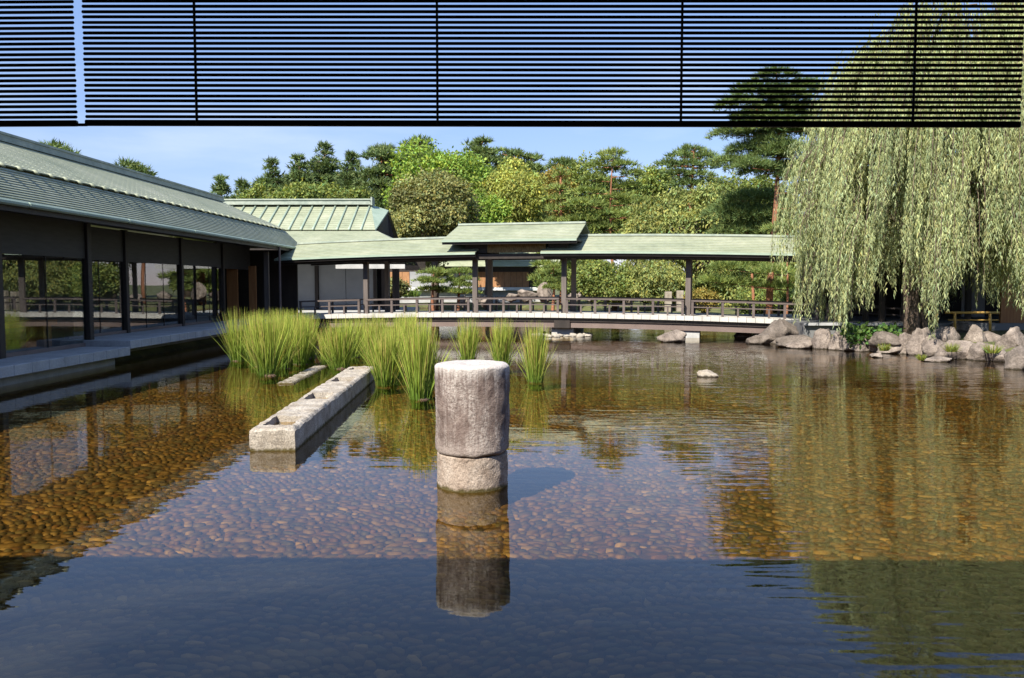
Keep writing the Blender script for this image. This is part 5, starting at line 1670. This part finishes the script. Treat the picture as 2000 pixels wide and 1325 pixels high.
for k, (x, lab) in enumerate(((1306, 'left of two square stone posts beyond the railing'), (1329, 'right of two square stone posts beyond the railing'))):
    a = W(x - 6.5, 600, Y=50); b_ = W(x + 6.5, 600, Y=50)
    v, f = bbox_bev(a.x, b_.x, 50, 50.4, 0.2, W(x, 570 - 2 * k, Y=50).z, 0.03)
    o = mk('stone_post', v, f, M['rock_pale'], origin=(a.x, 50, 0.2)); tag(o, lab, 'post', 'stone posts beyond the railing')

# ------------------------------------------------------------------ low plants: iris clump, ground cover, grassy tufts
def tuft_plant(x, yb, wpx, ytop, label, seed, Y=None, h=None, n=120, col=(0.16, 0.26, 0.05), group=None, name='grass_tuft', cat='grass', wd=0.02):
    rng = np.random.default_rng(seed)
    p = W(x, yb, Y=Y) if Y else W(x, yb, h=h)
    Hh = W(x, ytop, Y=p.y).z - p.z
    r = wpx / F_PX * p.y / 2
    a = rng.uniform(0, 6.28, n); br = np.sqrt(rng.uniform(0, 1, n)) * r * 0.7
    P = np.stack([p.x + np.cos(a) * br, p.y + np.sin(a) * br * 0.6, np.full(n, p.z - 0.05)], 1)
    D = nrm(np.stack([np.cos(a) * 0.45, np.sin(a) * 0.45, np.ones(n)], 1) + rng.normal(0, 0.25, (n, 3)))
    T = tints(rng, n) * np.array(col)
    S = nrm(np.cross(D, rng.normal(0, 1, D.shape)))
    L = Hh * rng.uniform(0.7, 1.3, n)
    nV = np.stack([P - S * wd / 2, P + S * wd / 2, P + D * L[:, None]], 1).reshape(-1, 3)
    o = mk(name, nV, np.arange(n * 3).reshape(n, 3), M['reed'], tint=np.repeat(T, 3, 0), origin=tuple(p))
    tag(o, label, cat, group)
tuft_plant(803, 579, 42, 563, 'green iris clump on the far shore left of the cloud-pruned pair', 1, Y=62, n=160, name='iris_clump', cat='plant', wd=0.09, col=(0.15, 0.22, 0.05))
TG = 'grassy tufts among the right bank boulders'
for k, (x, yb, w_, yt, lab) in enumerate([(1858, 684, 26, 666, 'yellow-green tuft on the rock below the pointed peak rock'), (1938, 686, 34, 668, 'green tuft on the long layered ledge at the right'),
                                          (1727, 682, 22, 667, 'small tuft on the low rounded rock below the willow trunk'), (1800, 700, 14, 688, 'thin tuft at the waterline below the tall streaked rock'),
                                          (1535, 655, 60, 640, 'mossy tuft on the big rounded dark boulder')]):
    tuft_plant(x, yb, w_, yt, lab, 10 + k, h=0.28, n=150, col=(0.22, 0.25, 0.05), group=TG)
def cover(x0, x1, yb, yt, h, label, seed, n=900):
    rng = np.random.default_rng(seed)
    a, b_ = W(x0, yb, h=h), W(x1, yb, h=h)
    top = W(x0, yt, Y=a.y).z
    u = rng.uniform(0, 1, n)
    P = np.stack([a.x + (b_.x - a.x) * u, a.y + (b_.y - a.y) * u + rng.uniform(0, 0.8, n), a.z - 0.1 + (top - a.z + 0.1) * rng.uniform(0, 1, n) * (0.75 + 0.25 * np.sin(u * 20))], 1)
    D = nrm(rng.normal(0, 1, (n, 3)) + np.array((0, -0.5, 0.3))); S = nrm(np.cross(D, rng.normal(0, 1, D.shape)))
    L = rng.uniform(0.09, 0.18, n)
    n_, V = n, np.stack([P, P + D * L[:, None] * 0.5 + S * L[:, None] * 0.4, P + D * L[:, None], P + D * L[:, None] * 0.5 - S * L[:, None] * 0.4], 1).reshape(-1, 3)
    o = mk('ground_cover', V, np.arange(n * 4).reshape(n, 4), M['lf_cover'], tint=np.repeat(tints(rng, n), 4, 0), origin=tuple(a))
    tag(o, label, 'plant', kind='thing')
cover(1660, 1765, 668, 634, 0.3, 'dense leafy ground cover under the willow left of its trunk', 5)
cover(1795, 1835, 660, 640, 0.35, 'small patch of leaves right of the willow trunk', 6, 250)
